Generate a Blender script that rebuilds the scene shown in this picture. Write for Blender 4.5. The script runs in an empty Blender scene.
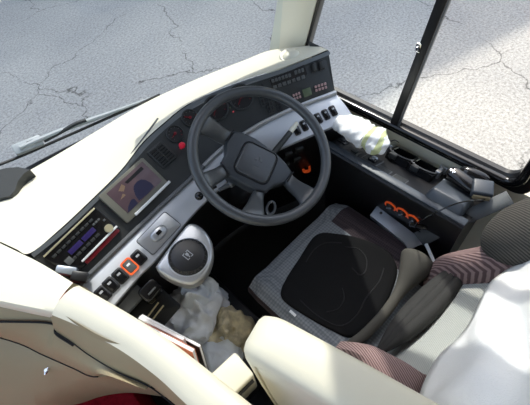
import bpy, bmesh, math, random
from mathutils import Vector, Matrix, noise
from mathutils.bvhtree import BVHTree
random.seed(7)
V = Vector
SC = bpy.context.scene
COL = SC.collection
PI = math.pi

# ------------------------------------------------------------------ camera
CP = V((-.507, -.641, 1.710))
YAW, PIT, ROL, FPX = .65027, .92989, -.17052, 377.3
FW = V((math.sin(YAW)*math.cos(PIT), math.cos(YAW)*math.cos(PIT), -math.sin(PIT)))
_r = V((math.cos(YAW), -math.sin(YAW), 0)); _u = _r.cross(FW)
RT = _r*math.cos(ROL) + _u*math.sin(ROL); UP = -_r*math.sin(ROL) + _u*math.cos(ROL)
cd = bpy.data.cameras.new('camera'); cam = bpy.data.objects.new('camera', cd); COL.objects.link(cam)
cd.sensor_fit = 'HORIZONTAL'; cd.sensor_width = 36; cd.lens = 36*FPX/530; cd.clip_start = .02
m3 = Matrix((RT, UP, -FW)).transposed()
cam.matrix_world = Matrix.Translation(CP) @ m3.to_4x4()
SC.camera = cam

def ray(x, y): return FW + RT*((x-265)/FPX) - UP*((y-202.5)/FPX)
def P(x, y, z):  d = ray(x, y); return CP + d*((z-CP.z)/d.z)
def PX(x, y, X): d = ray(x, y); return CP + d*((X-CP.x)/d.x)
def PY(x, y, Y): d = ray(x, y); return CP + d*((Y-CP.y)/d.y)
def PP(x, y, p0, n): d = ray(x, y); return CP + d*((p0-CP).dot(n)/d.dot(n))

# ------------------------------------------------------------------ materials
def mat(name, col, rough=.5, metal=0., bump=0., bscale=300., spec=.5, var=0., vscale=8., emit=None, estr=0., coat=0.):
    m = bpy.data.materials.new(name); m.use_nodes = True
    nt = m.node_tree; b = nt.nodes['Principled BSDF']
    b.inputs['Base Color'].default_value = (*col, 1); b.inputs['Roughness'].default_value = rough
    b.inputs['Metallic'].default_value = metal; b.inputs['Specular IOR Level'].default_value = spec
    b.inputs['Coat Weight'].default_value = coat
    if emit:
        b.inputs['Emission Color'].default_value = (*emit, 1); b.inputs['Emission Strength'].default_value = estr
    tc = nt.nodes.new('ShaderNodeTexCoord')
    if var:
        n = nt.nodes.new('ShaderNodeTexNoise'); n.inputs['Scale'].default_value = vscale; n.inputs['Detail'].default_value = 5
        nt.links.new(tc.outputs['Object'], n.inputs['Vector'])
        r = nt.nodes.new('ShaderNodeValToRGB')
        r.color_ramp.elements[0].position = .3; r.color_ramp.elements[1].position = .7
        r.color_ramp.elements[0].color = (*[c*(1-var) for c in col], 1); r.color_ramp.elements[1].color = (*[min(1, c*(1+var)) for c in col], 1)
        nt.links.new(n.outputs['Fac'], r.inputs['Fac']); nt.links.new(r.outputs['Color'], b.inputs['Base Color'])
    if bump:
        n = nt.nodes.new('ShaderNodeTexNoise'); n.inputs['Scale'].default_value = bscale; n.inputs['Detail'].default_value = 3
        nt.links.new(tc.outputs['Object'], n.inputs['Vector'])
        bp = nt.nodes.new('ShaderNodeBump'); bp.inputs['Strength'].default_value = bump; bp.inputs['Distance'].default_value = .002
        nt.links.new(n.outputs['Fac'], bp.inputs['Height']); nt.links.new(bp.outputs['Normal'], b.inputs['Normal'])
    return m

def fabric(name, c1, c2, kind='dots', scale=160., rot=(0, 0, 0), rough=.95):
    m = mat(name, c1, rough, spec=.15)
    nt = m.node_tree; b = nt.nodes['Principled BSDF']
    tc = nt.nodes.new('ShaderNodeTexCoord'); mp = nt.nodes.new('ShaderNodeMapping')
    mp.inputs['Rotation'].default_value = rot
    nt.links.new(tc.outputs['Object'], mp.inputs['Vector'])
    if kind == 'dots':
        t = nt.nodes.new('ShaderNodeTexVoronoi'); t.inputs['Scale'].default_value = scale; t.inputs['Randomness'].default_value = .15
        out = t.outputs['Distance']
    else:
        t = nt.nodes.new('ShaderNodeTexWave'); t.inputs['Scale'].default_value = scale; t.inputs['Distortion'].default_value = .8
        t.inputs['Detail'].default_value = 1; out = t.outputs['Fac']
    nt.links.new(mp.outputs['Vector'], t.inputs['Vector'])
    r = nt.nodes.new('ShaderNodeValToRGB'); r.color_ramp.elements[0].position = .3; r.color_ramp.elements[1].position = .65
    r.color_ramp.elements[0].color = (*c1, 1); r.color_ramp.elements[1].color = (*c2, 1)
    nt.links.new(out, r.inputs['Fac']); nt.links.new(r.outputs['Color'], b.inputs['Base Color'])
    bp = nt.nodes.new('ShaderNodeBump'); bp.inputs['Strength'].default_value = .4; bp.inputs['Distance'].default_value = .002
    nt.links.new(out, bp.inputs['Height']); nt.links.new(bp.outputs['Normal'], b.inputs['Normal'])
    return m

def glassm(name, tint, gloss=.06):
    m = bpy.data.materials.new(name); m.use_nodes = True; nt = m.node_tree; nt.nodes.clear()
    o = nt.nodes.new('ShaderNodeOutputMaterial'); mx = nt.nodes.new('ShaderNodeMixShader')
    t = nt.nodes.new('ShaderNodeBsdfTransparent'); g = nt.nodes.new('ShaderNodeBsdfGlossy')
    t.inputs['Color'].default_value = (*tint, 1); g.inputs['Roughness'].default_value = .02
    mx.inputs[0].default_value = gloss
    nt.links.new(t.outputs[0], mx.inputs[1]); nt.links.new(g.outputs[0], mx.inputs[2]); nt.links.new(mx.outputs[0], o.inputs[0])
    return m

def asphalt():
    m = mat('asphalt', (.2, .2, .2), .95, spec=.2); nt = m.node_tree; b = nt.nodes['Principled BSDF']
    L = nt.links.new; N = nt.nodes.new
    tc = N('ShaderNodeTexCoord')
    n1 = N('ShaderNodeTexNoise'); n1.inputs['Scale'].default_value = 34; n1.inputs['Detail'].default_value = 6; n1.inputs['Roughness'].default_value = .75
    n2 = N('ShaderNodeTexNoise'); n2.inputs['Scale'].default_value = .7; n2.inputs['Detail'].default_value = 4
    n3 = N('ShaderNodeTexNoise'); n3.inputs['Scale'].default_value = 3.; n3.inputs['Detail'].default_value = 5
    for n in (n1, n2, n3): L(tc.outputs['Object'], n.inputs['Vector'])
    r1 = N('ShaderNodeValToRGB'); e = r1.color_ramp.elements
    e[0].position = .34; e[0].color = (.27, .258, .235, 1); e[1].position = .68; e[1].color = (.66, .63, .575, 1)
    L(n1.outputs['Fac'], r1.inputs['Fac'])
    r2 = N('ShaderNodeValToRGB'); e = r2.color_ramp.elements
    e[0].position = .35; e[0].color = (.86, .86, .87, 1); e[1].position = .65; e[1].color = (1.05, 1.04, 1.02, 1)
    L(n2.outputs['Fac'], r2.inputs['Fac'])
    mu = N('ShaderNodeMix'); mu.data_type = 'RGBA'; mu.blend_type = 'MULTIPLY'; mu.inputs[0].default_value = 1
    L(r1.outputs['Color'], mu.inputs[6]); L(r2.outputs['Color'], mu.inputs[7])
    # cracks
    add = N('ShaderNodeVectorMath'); add.operation = 'MULTIPLY_ADD'
    L(n3.outputs['Color'], add.inputs[0]); add.inputs[1].default_value = (.55, .55, 0); L(tc.outputs['Object'], add.inputs[2])
    vo = N('ShaderNodeTexVoronoi'); vo.feature = 'DISTANCE_TO_EDGE'; vo.inputs['Scale'].default_value = .55
    L(add.outputs[0], vo.inputs['Vector'])
    r3 = N('ShaderNodeValToRGB'); e = r3.color_ramp.elements
    e[0].position = 0; e[0].color = (.22, .22, .22, 1); e[1].position = .0055; e[1].color = (1, 1, 1, 1)
    L(vo.outputs['Distance'], r3.inputs['Fac'])
    r4 = N('ShaderNodeValToRGB'); e = r4.color_ramp.elements     # cracks fade in and out
    e[0].position = .42; e[0].color = (0, 0, 0, 1); e[1].position = .52; e[1].color = (1, 1, 1, 1)
    n4 = N('ShaderNodeTexNoise'); n4.inputs['Scale'].default_value = .9; L(tc.outputs['Object'], n4.inputs['Vector'])
    L(n4.outputs['Fac'], r4.inputs['Fac'])
    mu2 = N('ShaderNodeMix'); mu2.data_type = 'RGBA'; mu2.blend_type = 'MULTIPLY'
    L(r4.outputs['Color'], mu2.inputs[0]); L(mu.outputs[2], mu2.inputs[6]); L(r3.outputs['Color'], mu2.inputs[7])
    L(mu2.outputs[2], b.inputs['Base Color'])
    bp = N('ShaderNodeBump'); bp.inputs['Strength'].default_value = .5; bp.inputs['Distance'].default_value = .01
    L(n1.outputs['Fac'], bp.inputs['Height']); L(bp.outputs['Normal'], b.inputs['Normal'])
    return m

M = dict(
    asphalt=asphalt(),
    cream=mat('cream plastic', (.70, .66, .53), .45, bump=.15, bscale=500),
    cream2=mat('shaded beige plastic', (.30, .245, .145), .5, bump=.15, bscale=500),  # darker cream: shade of the console and partition sides put into the colour
    olive=mat('olive wall panel', (.74, .70, .54), .6, bump=.2, bscale=400),
    dark=mat('charcoal plastic', (.022, .024, .024), .5, bump=.3, bscale=600),
    black=mat('black plastic', (.008, .008, .009), .4),
    gloss=mat('glossy black', (.006, .006, .007), .12),
    lip=mat('grey dash lip', (.12, .13, .135), .45, bump=.2, bscale=500),
    rimg=mat('dark grey trim', (.10, .105, .11), .4),
    silver=mat('silver paint', (.55, .57, .60), .36, metal=.3),
    silverb=mat('bright silver paint', (.45, .46, .47), .28, metal=.6),
    chrome=mat('chrome', (.85, .85, .84), .12, metal=1),
    brass=mat('pale gold', (.75, .68, .45), .3, metal=.6),
    wheel=mat('blue grey wheel leather', (.052, .056, .060), .29, bump=.12, bscale=700),
    wheeld=mat('wheel hub plastic', (.032, .038, .045), .40, bump=.2, bscale=800),
    line=mat('seam', (.004, .004, .005), .8),
    orange=mat('orange', (.85, .13, .03), .4, emit=(1, .12, .02), estr=.15),
    red=mat('dark red', (.17, .004, .012), .3),
    redl=mat('red lamp', (.6, .05, .06), .4, emit=(1, .08, .08), estr=.12),
    redk=mat('bright red', (.75, .02, .05), .3),
    pinkl=mat('pinkish key', (.42, .27, .26), .5),
    greyl=mat('light grey key', (.33, .34, .35), .5),
    greyd=mat('mid grey key', (.085, .09, .09), .5),
    lcd=mat('lcd green', (.10, .13, .08), .2),
    violet=mat('violet display', (.018, .012, .06), .2, emit=(.10, .07, .40), estr=.10),
    white=mat('white cotton', (.90, .90, .88), .95, spec=.1, bump=.6, bscale=350),
    whitep=mat('white print', (.75, .76, .76), .5),
    rag=mat('washed rag', (.92, .92, .92), .95, spec=.1, var=.14, vscale=14, bump=.5, bscale=220),
    ragb=mat('pale rag', (.84, .87, .90), .95, spec=.1, bump=.5, bscale=220),
    brownrag=mat('stained glove cotton', (.66, .58, .40), .95, spec=.1, var=.35, vscale=30, bump=.5, bscale=300),
    stain=mat('brown stain cotton', (.20, .14, .05), .95, spec=.1, var=.4, vscale=60),
    lime=mat('yellow green cotton', (.64, .68, .36), .95, spec=.1, bump=.5, bscale=300),
    seatg=fabric('grey dotted seat fabric', (.20, .215, .23), (.12, .13, .14), 'dots', 95),
    seatm=fabric('dark maroon seat fabric', (.030, .024, .027), (.055, .042, .047), 'dots', 130),
    seatk=mat('black seat cover', (.010, .010, .0105), .95, spec=.1, bump=.5, bscale=420),
    seatc=fabric('pale patterned backrest fabric', (.50, .51, .48), (.41, .43, .40), 'wave', 75, (0, .2, .7)),
    pink=fabric('pinkish ribbed fabric', (.33, .235, .225), (.13, .085, .085), 'wave', 60, (0, 0, .4)),
    ribs=fabric('grey ribbed knit', (.10, .095, .085), (.045, .043, .04), 'wave', 55, (0, .6, .2)),
    cover=mat('black cushion cloth', (.035, .034, .032), .8, spec=.3, bump=.3, bscale=500),
    taupe=mat('taupe roll cloth', (.085, .08, .068), .85, spec=.2, bump=.3, bscale=500),
    plate=mat('blue grey metal', (.36, .40, .45), .35, metal=.6),
    webb=mat('grey belt webbing', (.10, .11, .115), .8, bump=.4, bscale=500),
    bluegrey=mat('blue grey plastic', (.040, .050, .064), .4, bump=.2, bscale=500),
    carpet=mat('red carpet', (.28, .012, .022), .98, spec=.05, bump=.8, bscale=260, var=.25, vscale=90),
    floorm=mat('dark rubber floor', (.012, .012, .012), .8, bump=.4, bscale=200),
    ceil=mat('ceiling lining', (.30, .29, .27), .9),
    paper=mat('paper', (.74, .72, .72), .7),
    mag=mat('orange brown cover', (.46, .15, .08), .45, var=.35, vscale=20),
    screen=mat('camera picture', (.055, .034, .038), .3, emit=(.16, .11, .14), estr=.2, var=.2, vscale=30),
    scar=mat('picture dark blue', (.006, .007, .016), .3, emit=(.03, .03, .09), estr=.3),
    sroad=mat('picture tan', (.10, .07, .05), .3, emit=(.3, .2, .13), estr=.3),
    sband=mat('picture black', (.01, .01, .012), .3),
    bezel=mat('taupe bezel', (.15, .145, .115), .4),
    wiperm=mat('grey wiper paint', (.38, .40, .40), .45),
    concrete=mat('pale render', (.45, .44, .42), .9, var=.1, vscale=1),
    blind=mat('brown blind cloth', (.20, .18, .15), .9),
    glassf=glassm('windscreen glass', (.90, .95, .98), .05),
    glasst=glassm('tinted side glass', (.90, .95, .98), .04),
    glassc=glassm('clear side glass', (.98, .985, .98), .03),
    lens=glassm('instrument glass', (.9, .9, .9), .05),
)

# ------------------------------------------------------------------ mesh builder
class MB:
    def __init__(s): s.v = []; s.f = []; s.mi = []
    def add(s, vs, fs, k=0):
        o = len(s.v); s.v += [V(a) for a in vs]
        for f in fs: s.f.append(tuple(i+o for i in f)); s.mi.append(k)
        return s
    def bm(s, b, T, k=0):
        b.verts.ensure_lookup_table(); b.verts.index_update()
        vs = [T @ v.co for v in b.verts]; fs = [[v.index for v in f.verts] for f in b.faces]; b.free()
        return s.add(vs, fs, k)
    def box(s, T, sx, sy, sz, bev=0., seg=2, k=0):
        b = bmesh.new(); bmesh.ops.create_cube(b, size=1)
        for v in b.verts: v.co = V((v.co.x*sx, v.co.y*sy, v.co.z*sz))
        if bev: bmesh.ops.bevel(b, geom=b.edges[:], offset=min(bev, .49*min(sx, sy, sz)), segments=seg, affect='EDGES', profile=.5)
        return s.bm(b, T, k)
    def prism(s, T, pts, z0, z1, bev=0., seg=2, k=0):
        b = bmesh.new()
        lo = [b.verts.new((p[0], p[1], z0)) for p in pts]; hi = [b.verts.new((p[0], p[1], z1)) for p in pts]
        n = len(pts); top = b.faces.new(hi); b.faces.new(lo[::-1])
        for i in range(n): b.faces.new((lo[i], lo[(i+1) % n], hi[(i+1) % n], hi[i]))
        bmesh.ops.recalc_face_normals(b, faces=b.faces[:])
        if bev: bmesh.ops.bevel(b, geom=list(top.edges), offset=bev, segments=seg, affect='EDGES', profile=.5)
        return s.bm(b, T, k)
    def tube(s, pts, r, seg=10, closed=False, k=0, flat=1.):
        pts = [V(p) for p in pts]; n = len(pts); rs = r if isinstance(r, (list, tuple)) else [r]*n
        up = None; vs = []; fs = []
        for i in range(n):
            a = pts[(i-1) % n] if (closed or i) else pts[0]; c = pts[(i+1) % n] if (closed or i < n-1) else pts[-1]
            t = (c-a).normalized()
            if up is None: up = t.orthogonal().normalized()
            up = (up - t*up.dot(t)).normalized(); w = t.cross(up)
            for j in range(seg):
                g = 2*PI*j/seg; vs.append(pts[i] + (up*math.cos(g) + w*math.sin(g)*flat)*rs[i])
        for i in range(n if closed else n-1):
            q = (i+1) % n
            for j in range(seg): fs.append((i*seg+j, i*seg+(j+1) % seg, q*seg+(j+1) % seg, q*seg+j))
        if not closed: fs.append(tuple(range(seg))[::-1]); fs.append(tuple((n-1)*seg+j for j in range(seg)))
        return s.add(vs, fs, k)
    def lathe(s, T, prof, seg=28, k=0):
        vs = []; fs = []; n = len(prof)
        for r, z in prof:
            for j in range(seg):
                g = 2*PI*j/seg; vs.append(T @ V((r*math.cos(g), r*math.sin(g), z)))
        for i in range(n-1):
            for j in range(seg): fs.append((i*seg+j, i*seg+(j+1) % seg, (i+1)*seg+(j+1) % seg, (i+1)*seg+j))
        if prof[0][0] > 1e-6: fs.append(tuple(range(seg))[::-1])
        if prof[-1][0] > 1e-6: fs.append(tuple((n-1)*seg+j for j in range(seg)))
        return s.add(vs, fs, k)
    def grid(s, rows, k=0, cu=False):
        w = len(rows[0]); vs = [p for r in rows for p in r]; fs = []
        for i in range(len(rows)-1):
            for j in range(w if cu else w-1):
                q = (j+1) % w; fs.append((i*w+j, i*w+q, (i+1)*w+q, (i+1)*w+j))
        return s.add(vs, fs, k)
    def ell(s, T, rx, ry, rz, e1=1., e2=1., nu=28, nv=16, k=0):
        sp = lambda a, e: math.copysign(abs(a)**e, a)
        vs = []; fs = []
        for i in range(nv+1):
            a = -PI/2 + PI*i/nv
            for j in range(nu):
                g = 2*PI*j/nu
                vs.append(T @ V((rx*sp(math.cos(a), e1)*sp(math.cos(g), e2), ry*sp(math.cos(a), e1)*sp(math.sin(g), e2), rz*sp(math.sin(a), e1))))
        for i in range(nv):
            for j in range(nu): fs.append((i*nu+j, i*nu+(j+1) % nu, (i+1)*nu+(j+1) % nu, (i+1)*nu+j))
        return s.add(vs, fs, k)
    def bvh(s): return BVHTree.FromPolygons([tuple(v) for v in s.v], s.f)
    def build(s, name, mats, parent=None, label=None, sub=0, solid=0., ang=38, off=-1., flip=False, weld=True):
        me = bpy.data.meshes.new(name); me.from_pydata([tuple(v) for v in s.v], [], s.f)
        mats = mats if isinstance(mats, (list, tuple)) else [mats]
        for m in mats: me.materials.append(M[m])
        for p, k in zip(me.polygons, s.mi): p.material_index = k; p.use_smooth = True
        b = bmesh.new(); b.from_mesh(me)
        if weld: bmesh.ops.remove_doubles(b, verts=b.verts[:], dist=1e-6)
        if solid: pass
        else: bmesh.ops.recalc_face_normals(b, faces=b.faces[:])
        b.to_mesh(me); b.free(); me.update()
        if not sub: me.set_sharp_from_angle(angle=math.radians(ang))
        o = bpy.data.objects.new(name, me); COL.objects.link(o)
        if solid:
            md = o.modifiers.new('solid', 'SOLIDIFY'); md.thickness = solid; md.offset = off
        if sub:
            md = o.modifiers.new('sub', 'SUBSURF'); md.levels = sub; md.render_levels = sub
        if parent is not None:
            o.parent = parent; o.matrix_parent_inverse = wm(parent).inverted()
        if label: o['label'] = label
        return o

def wm(o):
    if o.parent is None: return o.matrix_basis.copy()
    return wm(o.parent) @ o.matrix_parent_inverse @ o.matrix_basis
def thing(name, label, cat, loc, group=None):
    o = bpy.data.objects.new(name, None); COL.objects.link(o); o.location = loc; o.empty_display_size = .05
    o['label'] = label; o['category'] = cat
    if group: o['group'] = group
    return o
def tag(o, label, cat, group=None):
    o['label'] = label; o['category'] = cat
    if group: o['group'] = group
    return o
def struct(mb, name, mats, **k):
    o = mb.build(name, mats, **k); o['kind'] = 'structure'; return o

def frame(o, ex, up):            # local x = ex, local z = up (made orthogonal), y = z cross x
    ex = ex.normalized(); n = (up - ex*up.dot(ex)).normalized(); ey = n.cross(ex)
    m = Matrix((ex, ey, n)).transposed().to_4x4(); m.translation = o; return m
def TR(x=0, y=0, z=0): return Matrix.Translation((x, y, z))
def RZ(a): return Matrix.Rotation(a, 4, 'Z')

def cat(pts, n):                 # uniform Catmull-Rom through tuples
    out = []; L = len(pts); d = len(pts[0])
    for i in range(n):
        t = (L-1)*i/(n-1); k = min(int(t), L-2); f = t-k
        p0, p1, p2, p3 = pts[max(k-1, 0)], pts[k], pts[k+1], pts[min(k+2, L-1)]
        out.append(tuple(.5*(2*p1[c] + (p2[c]-p0[c])*f + (2*p0[c]-5*p1[c]+4*p2[c]-p3[c])*f*f + (3*p1[c]-p0[c]-3*p2[c]+p3[c])*f**3) for c in range(d)))
    return out
def lerp(a, b, t): return tuple(x+(y-x)*t for x, y in zip(a, b))
def crv(pts, n): return [P(*q) for q in cat(pts, n)]

def hit(b, x, y):
    loc, n, i, d = b.ray_cast(CP, ray(x, y).normalized())
    if loc is None:                                        # just off the edge: carry the nearest face's plane on
        dd = ray(x, y).normalized(); best = None
        for k in range(160):
            q = CP + dd*(.5 + k*.02); c, n_, i_, ds = b.find_nearest(q)
            if best is None or ds < best[0]: best = (ds, c, n_)
        if best[0] > .08: raise RuntimeError('no hit %s %s' % (x, y))
        n = best[2]; loc = CP + dd*((best[1]-CP).dot(n)/dd.dot(n))
        if (loc-best[1]).length > .12: loc = best[1].copy()
    if n.dot(ray(x, y)) > 0: n = -n
    return loc, n
def qframe(b, tl, tr, bl, lift=0.):      # a flat frame on surface b from three picture corners: matrix, width, height
    a, c, d = hit(b, *tl)[0], hit(b, *tr)[0], hit(b, *bl)[0]
    ex = c-a; ey = d-a; n = ex.cross(-ey).normalized()
    if n.dot(CP-a) < 0: n = -n
    T = frame(a + ex/2 + ey/2 + n*lift, ex, n)
    w = ex.length; h = abs((T.inverted().to_3x3() @ ey).y)
    return T, w, h
def sframe(b, x, y, ex, lift=0.):        # frame at one surface point, x axis close to ex
    p, n = hit(b, x, y); return frame(p + n*lift, ex - n*ex.dot(n), n)
def rrect(w, h, r, n=4):
    out = []
    for cx, cy, a in ((w/2-r, h/2-r, 0), (-w/2+r, h/2-r, PI/2), (-w/2+r, -h/2+r, PI), (w/2-r, -h/2+r, 1.5*PI)):
        for i in range(n+1):
            g = a + PI/2*i/n; out.append((cx+r*math.cos(g), cy+r*math.sin(g)))
    return out

# ================================================================== SETTING
mb = MB(); mb.box(TR(2, 6, -1.05), 60, 60, .1); struct(mb, 'ground', 'asphalt')
FACADE_Y, FACADE_H = 9.9, 12.6
# building in front of the bus: its shade covers the road ahead
mb = MB(); mb.box(TR(6, FACADE_Y+.25, (FACADE_H-1)/2) @ RZ(-.26), 44, .5, FACADE_H+1)
fa = struct(mb, 'wall_front', 'concrete')
# bus body
BX0, BX1, BYR = -1.95, .56, -3.2
mb = MB(); mb.box(TR(-.15, -1.2, -.03), 1.42, 4.0, .06); struct(mb, 'floor', 'floorm')
mb = MB(); mb.box(TR(-1.26, -1.20, .11), .98, 3.8, .28, .02); struct(mb, 'floor_aisle', 'carpet')
mb = MB(); mb.box(TR((BX0+BX1)/2, -1.42, 2.93), BX1-BX0, 3.40, .05); struct(mb, 'ceiling', 'ceil')

ZS = .683
mb = MB(); mb.box(TR(.565, -1.20, .2925), .035, 3.5, .725); struct(mb, 'wall_right', 'olive')
mb = MB(); mb.box(TR(.565, -1.92, 1.78), .035, 2.06, 2.24); mb.box(TR(.565, -.35, 2.56), .035, 1.4, .70); struct(mb, 'wall_right_upper', 'olive')
mb = MB(); mb.box(TR(BX0, -1.3, .3), .04, 3.3, .8); struct(mb, 'wall_left', 'olive')
mb = MB(); mb.box(TR(-.7, BYR, 1.45), 2.5, .05, 2.95); struct(mb, 'wall_back', 'ceil')

def ws(x, z):                    # windscreen surface, bowed in plan, raked
    u = (x+.70)/1.25
    return V((x, .86 - .46*u*u - (z-.72)*.20, z))
rows = []
for i in range(9):
    z = .60 + (2.90-.60)*i/8
    rows.append([ws(-1.93 + 2.44*j/32, z) for j in range(33)])
mb = MB(); mb.grid(rows); w1 = struct(mb, 'window_1', 'glassf', weld=False)
mb = MB(); mb.tube([ws(-1.93 + 2.46*j/32, .62) for j in range(33)], .022, 8); o = mb.build('window_seal', 'black', w1)

mb = MB(); mb.grid([[ws(-1.93+2.46*j/32, .62)+V((0, .01, 0)) for j in range(33)], [V((*ws(-1.93+2.46*j/32, .62).xy, -.3))+V((0, .03, 0)) for j in range(33)]]); struct(mb, 'wall_front_lower', 'black', weld=False)

# right-hand A pillar
mb = MB()
def pil(y0, y1, x0, x1, z): return [V((x0, y0, z)), V((x1, y0, z)), V((x1, y1, z)), V((x0, y1, z))]
rows = []
for i in range(7):
    t = i/6; z = .62 + 2.28*t; dy = -(z-.77)*.31
    rows.append([V((.565, .32+dy, z)), V((.525, .315+dy, z)), V((.512, .335+dy, z)), V((.505, .45+dy, z)), V((.515, .485+dy, z)), V((.565, .50+dy, z))])
mb.grid(rows, cu=True); struct(mb, 'trim_1', 'cream')

# side window: frame, divider, two panes
wt = bpy.data.objects.new('window_2', None); COL.objects.link(wt); wt.location = (.55, -.15, ZS); wt['kind'] = 'structure'
def win_outline(gr):
    z0 = ZS - gr; z1 = 2.20 + gr; yb = -.605 - gr; r = .045
    pts = [(.40+gr-(z0-.70)*.31-.05, z0)]
    pts += [(yb+r-r*math.sin(a), z0+r-r*math.cos(a)) for a in [PI/2*i/6 for i in range(7)]]
    pts += [(yb+r-r*math.cos(a), z1-r+r*math.sin(a)) for a in [PI/2*i/6 for i in range(7)]]
    pts += [(.36+gr-(z1-.70)*.31, z1)]
    return pts
ol = win_outline(.004)
mb = MB(); mb.tube([V((.538, y, z)) for y, z in ol], .016, 10, closed=True); mb.build('window_rail', 'gloss', wt)
mb = MB()
o1 = win_outline(.042); o2 = win_outline(-.012)
mb.grid([[V((.546, y, z)) for y, z in o1], [V((.541, y, z)) for y, z in win_outline(.0)], [V((.556, y, z)) for y, z in o2], [V((.575, y, z)) for y, z in o2]], cu=True)
mb.build('window_frame', 'black', wt)
dv0, dv1 = V((.548, -.145, ZS-.01)), V((.548, -.324, 2.20))
def bar(mb, a, b, wy, wx, k=0, bev=.003):
    T = frame((a+b)/2, (b-a), V((1, 0, 0))); mb.box(T, (b-a).length, wy, wx, bev, k=k)
mb = MB(); bar(mb, dv0, dv1, .030, .026); mb.build('divider', 'black', wt)
mb = MB(); bar(mb, V((.545, .355, .66)), V((.545, .355-1.54*.31, 2.20)), .036, .03); mb.build('front_post', 'black', wt)
mb = MB(); bar(mb, dv0+V((-.010, -.021, 0)), dv1+V((-.010, -.021, 0)), .006, .014); mb.build('divider_strip', 'rimg', wt)
lp = PX(418, 48, .533)
mb = MB(); mb.lathe(frame(lp, V((0, 1, 0)), V((-1, 0, 0))), [(.0, .008), (.006, .007), (.008, 0), (.008, -.004)], 14); mb.box(TR(*(lp+V((.004, 0, 0)))), .01, .018, .03, .003); mb.build('latch', 'chrome', wt)
def dvy(z): return dv0.y + (dv1.y-dv0.y)*(z-dv0.z)/(dv1.z-dv0.z)
def pane(x, ya, yb, m):
    mb = MB(); z0, z1 = ZS-.01, 2.20
    mb.grid([[V((x, ya(z0), z0)), V((x, yb(z0), z0))], [V((x, ya(z1), z1)), V((x, yb(z1), z1))]]); return mb.build('pane', m, wt)
pane(.549, lambda z: .37-(z-.66)*.31, dvy, 'glasst')
pane(.557, lambda z: dvy(z)+.012, lambda z: -.615, 'glassc')

# ================================================================== DASHBOARD
dash = thing('dashboard', 'curved cream and charcoal bus dashboard with silver fascia behind the steering wheel', 'dashboard', (-.1, .35, .4))
Cc = [(-20, 200, .74), (16, 178, .74), (32, 169, .74), (60, 153, .742), (95, 132, .745), (125, 114, .75), (145, 103, .755), (163, 94, .76), (190, 82, .78), (214, 72, .80), (245, 60, .83), (272, 50, .85), (316, 45, .87)]
Tt = [(-20, 232, .86), (14, 248, .86), (30, 253, .86), (60, 229, .86), (92, 199, .86), (121, 170, .865), (143, 142, .87), (165, 122, .88), (185, 106, .885), (214, 91, .89), (249, 78, .90), (285, 67, .905), (328, 50, .91)]
NS = 73
c_ = cat(Cc, NS); t_ = cat(Tt, NS)
rows = [[P(*c)+V((.0, .03, -.10)) for c in c_]]
for f, bz in ((0, 0), (.12, .008), (.3, .016), (.5, .02), (.7, .018), (.88, .010), (.96, .005), (1., 0)):
    rows.append([P(*[a+(b if i == 2 else 0) for i, (a, b) in enumerate(zip(lerp(c, t, f), (0, 0, bz)))]) for c, t in zip(c_, t_)])
mb = MB(); mb.grid(rows); top = mb.build('top_cover', 'cream', dash, weld=False); BV_TOP = mb.bvh()
Lc = [(33, 258, .848), (62, 232, .848), (95, 203, .848), (124, 174, .853), (147, 147, .858), (169, 126, .868), (189, 111, .873), (216, 97, .878), (250, 84, .888), (286, 72, .893), (329, 55, .898)]
Bc = [(80, 284, .755), (108, 257, .755), (135, 231, .755), (158, 209, .757), (178, 191, .76), (200, 170, .762), (220, 151, .765), (240, 137, .77), (265, 122, .775), (300, 106, .78), (335, 93, .785)]
Sc = [(112, 307, .71), (137, 278, .71), (156, 259, .71), (173, 238, .71), (192, 215, .71), (212, 195, .715), (235, 175, .72), (262, 158, .72), (290, 144, .73), (321, 131, .735), (354, 118, .735)]
NF = 61
l_ = cat(Lc, NF); b_ = cat(Bc, NF); s_ = cat(Sc, NF)
t2 = cat(Tt[2:], NF)
# lip between cover and face
mb = MB(); mb.grid([[P(*t)+V((0, -.004, -.001)) for t in t2], [P(*t)+V((0, -.012, -.010)) for t in t2], [P(*l) for l in l_]]); mb.build('lip', 'lip', dash, weld=False)
rows = [[P(*lerp(l, b, f)) for l, b in zip(l_, b_)] for f in [i/8 for i in range(9)]]
face = MB(); face.grid(rows); FACE = face.build('instrument_face', 'dark', dash, weld=False)
BF = face.bvh()
rows = [[P(*lerp(b, s, f)) + V((0, 0, .006*math.sin(PI*f))) for b, s in zip(b_, s_)] for f in [i/6 for i in range(7)]]
rows.append([P(*s) + V((0, .004, -.014)) for s in s_])
fas = MB(); fas.grid(rows); FASCIA = fas.build('fascia', 'silver', dash, label='silver painted fascia', weld=False)
BS = fas.bvh()
rows = [[P(*s) + V((0, .004, -.010)) for s in s_], [P(*s) + V((0, .02, -.05)) for s in s_], [P(*s) + V((0, .10, -.35)) for s in s_], [P(*s) + V((0, .25, -.70)) for s in s_]]
kick = MB(); kick.grid(rows); KICK = kick.build('kick_panel', 'black', dash, weld=False)
BK = kick.bvh()
mb = MB(); pts = [P(*b) + V((0, -.003, .004)) for b in b_][:32]; mb.tube(pts, .008, 8); mb.build('trim_roll', 'rimg', dash)
mb = MB(); pts = [P(*b) + V((0, -.004, .005)) for b in b_][31:]; mb.tube(pts, .009, 8); mb.build('trim_roll', 'silverb', dash)
# end cap on the right of the instrument face
mb = MB(); q = [P(328, 50, .91), P(329, 55, .898), P(335, 93, .785), P(354, 118, .735)]
mb.grid([q, [p+V((.03, .12, -.02)) for p in q]]); mb.build('end_cap', 'dark', dash)
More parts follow.
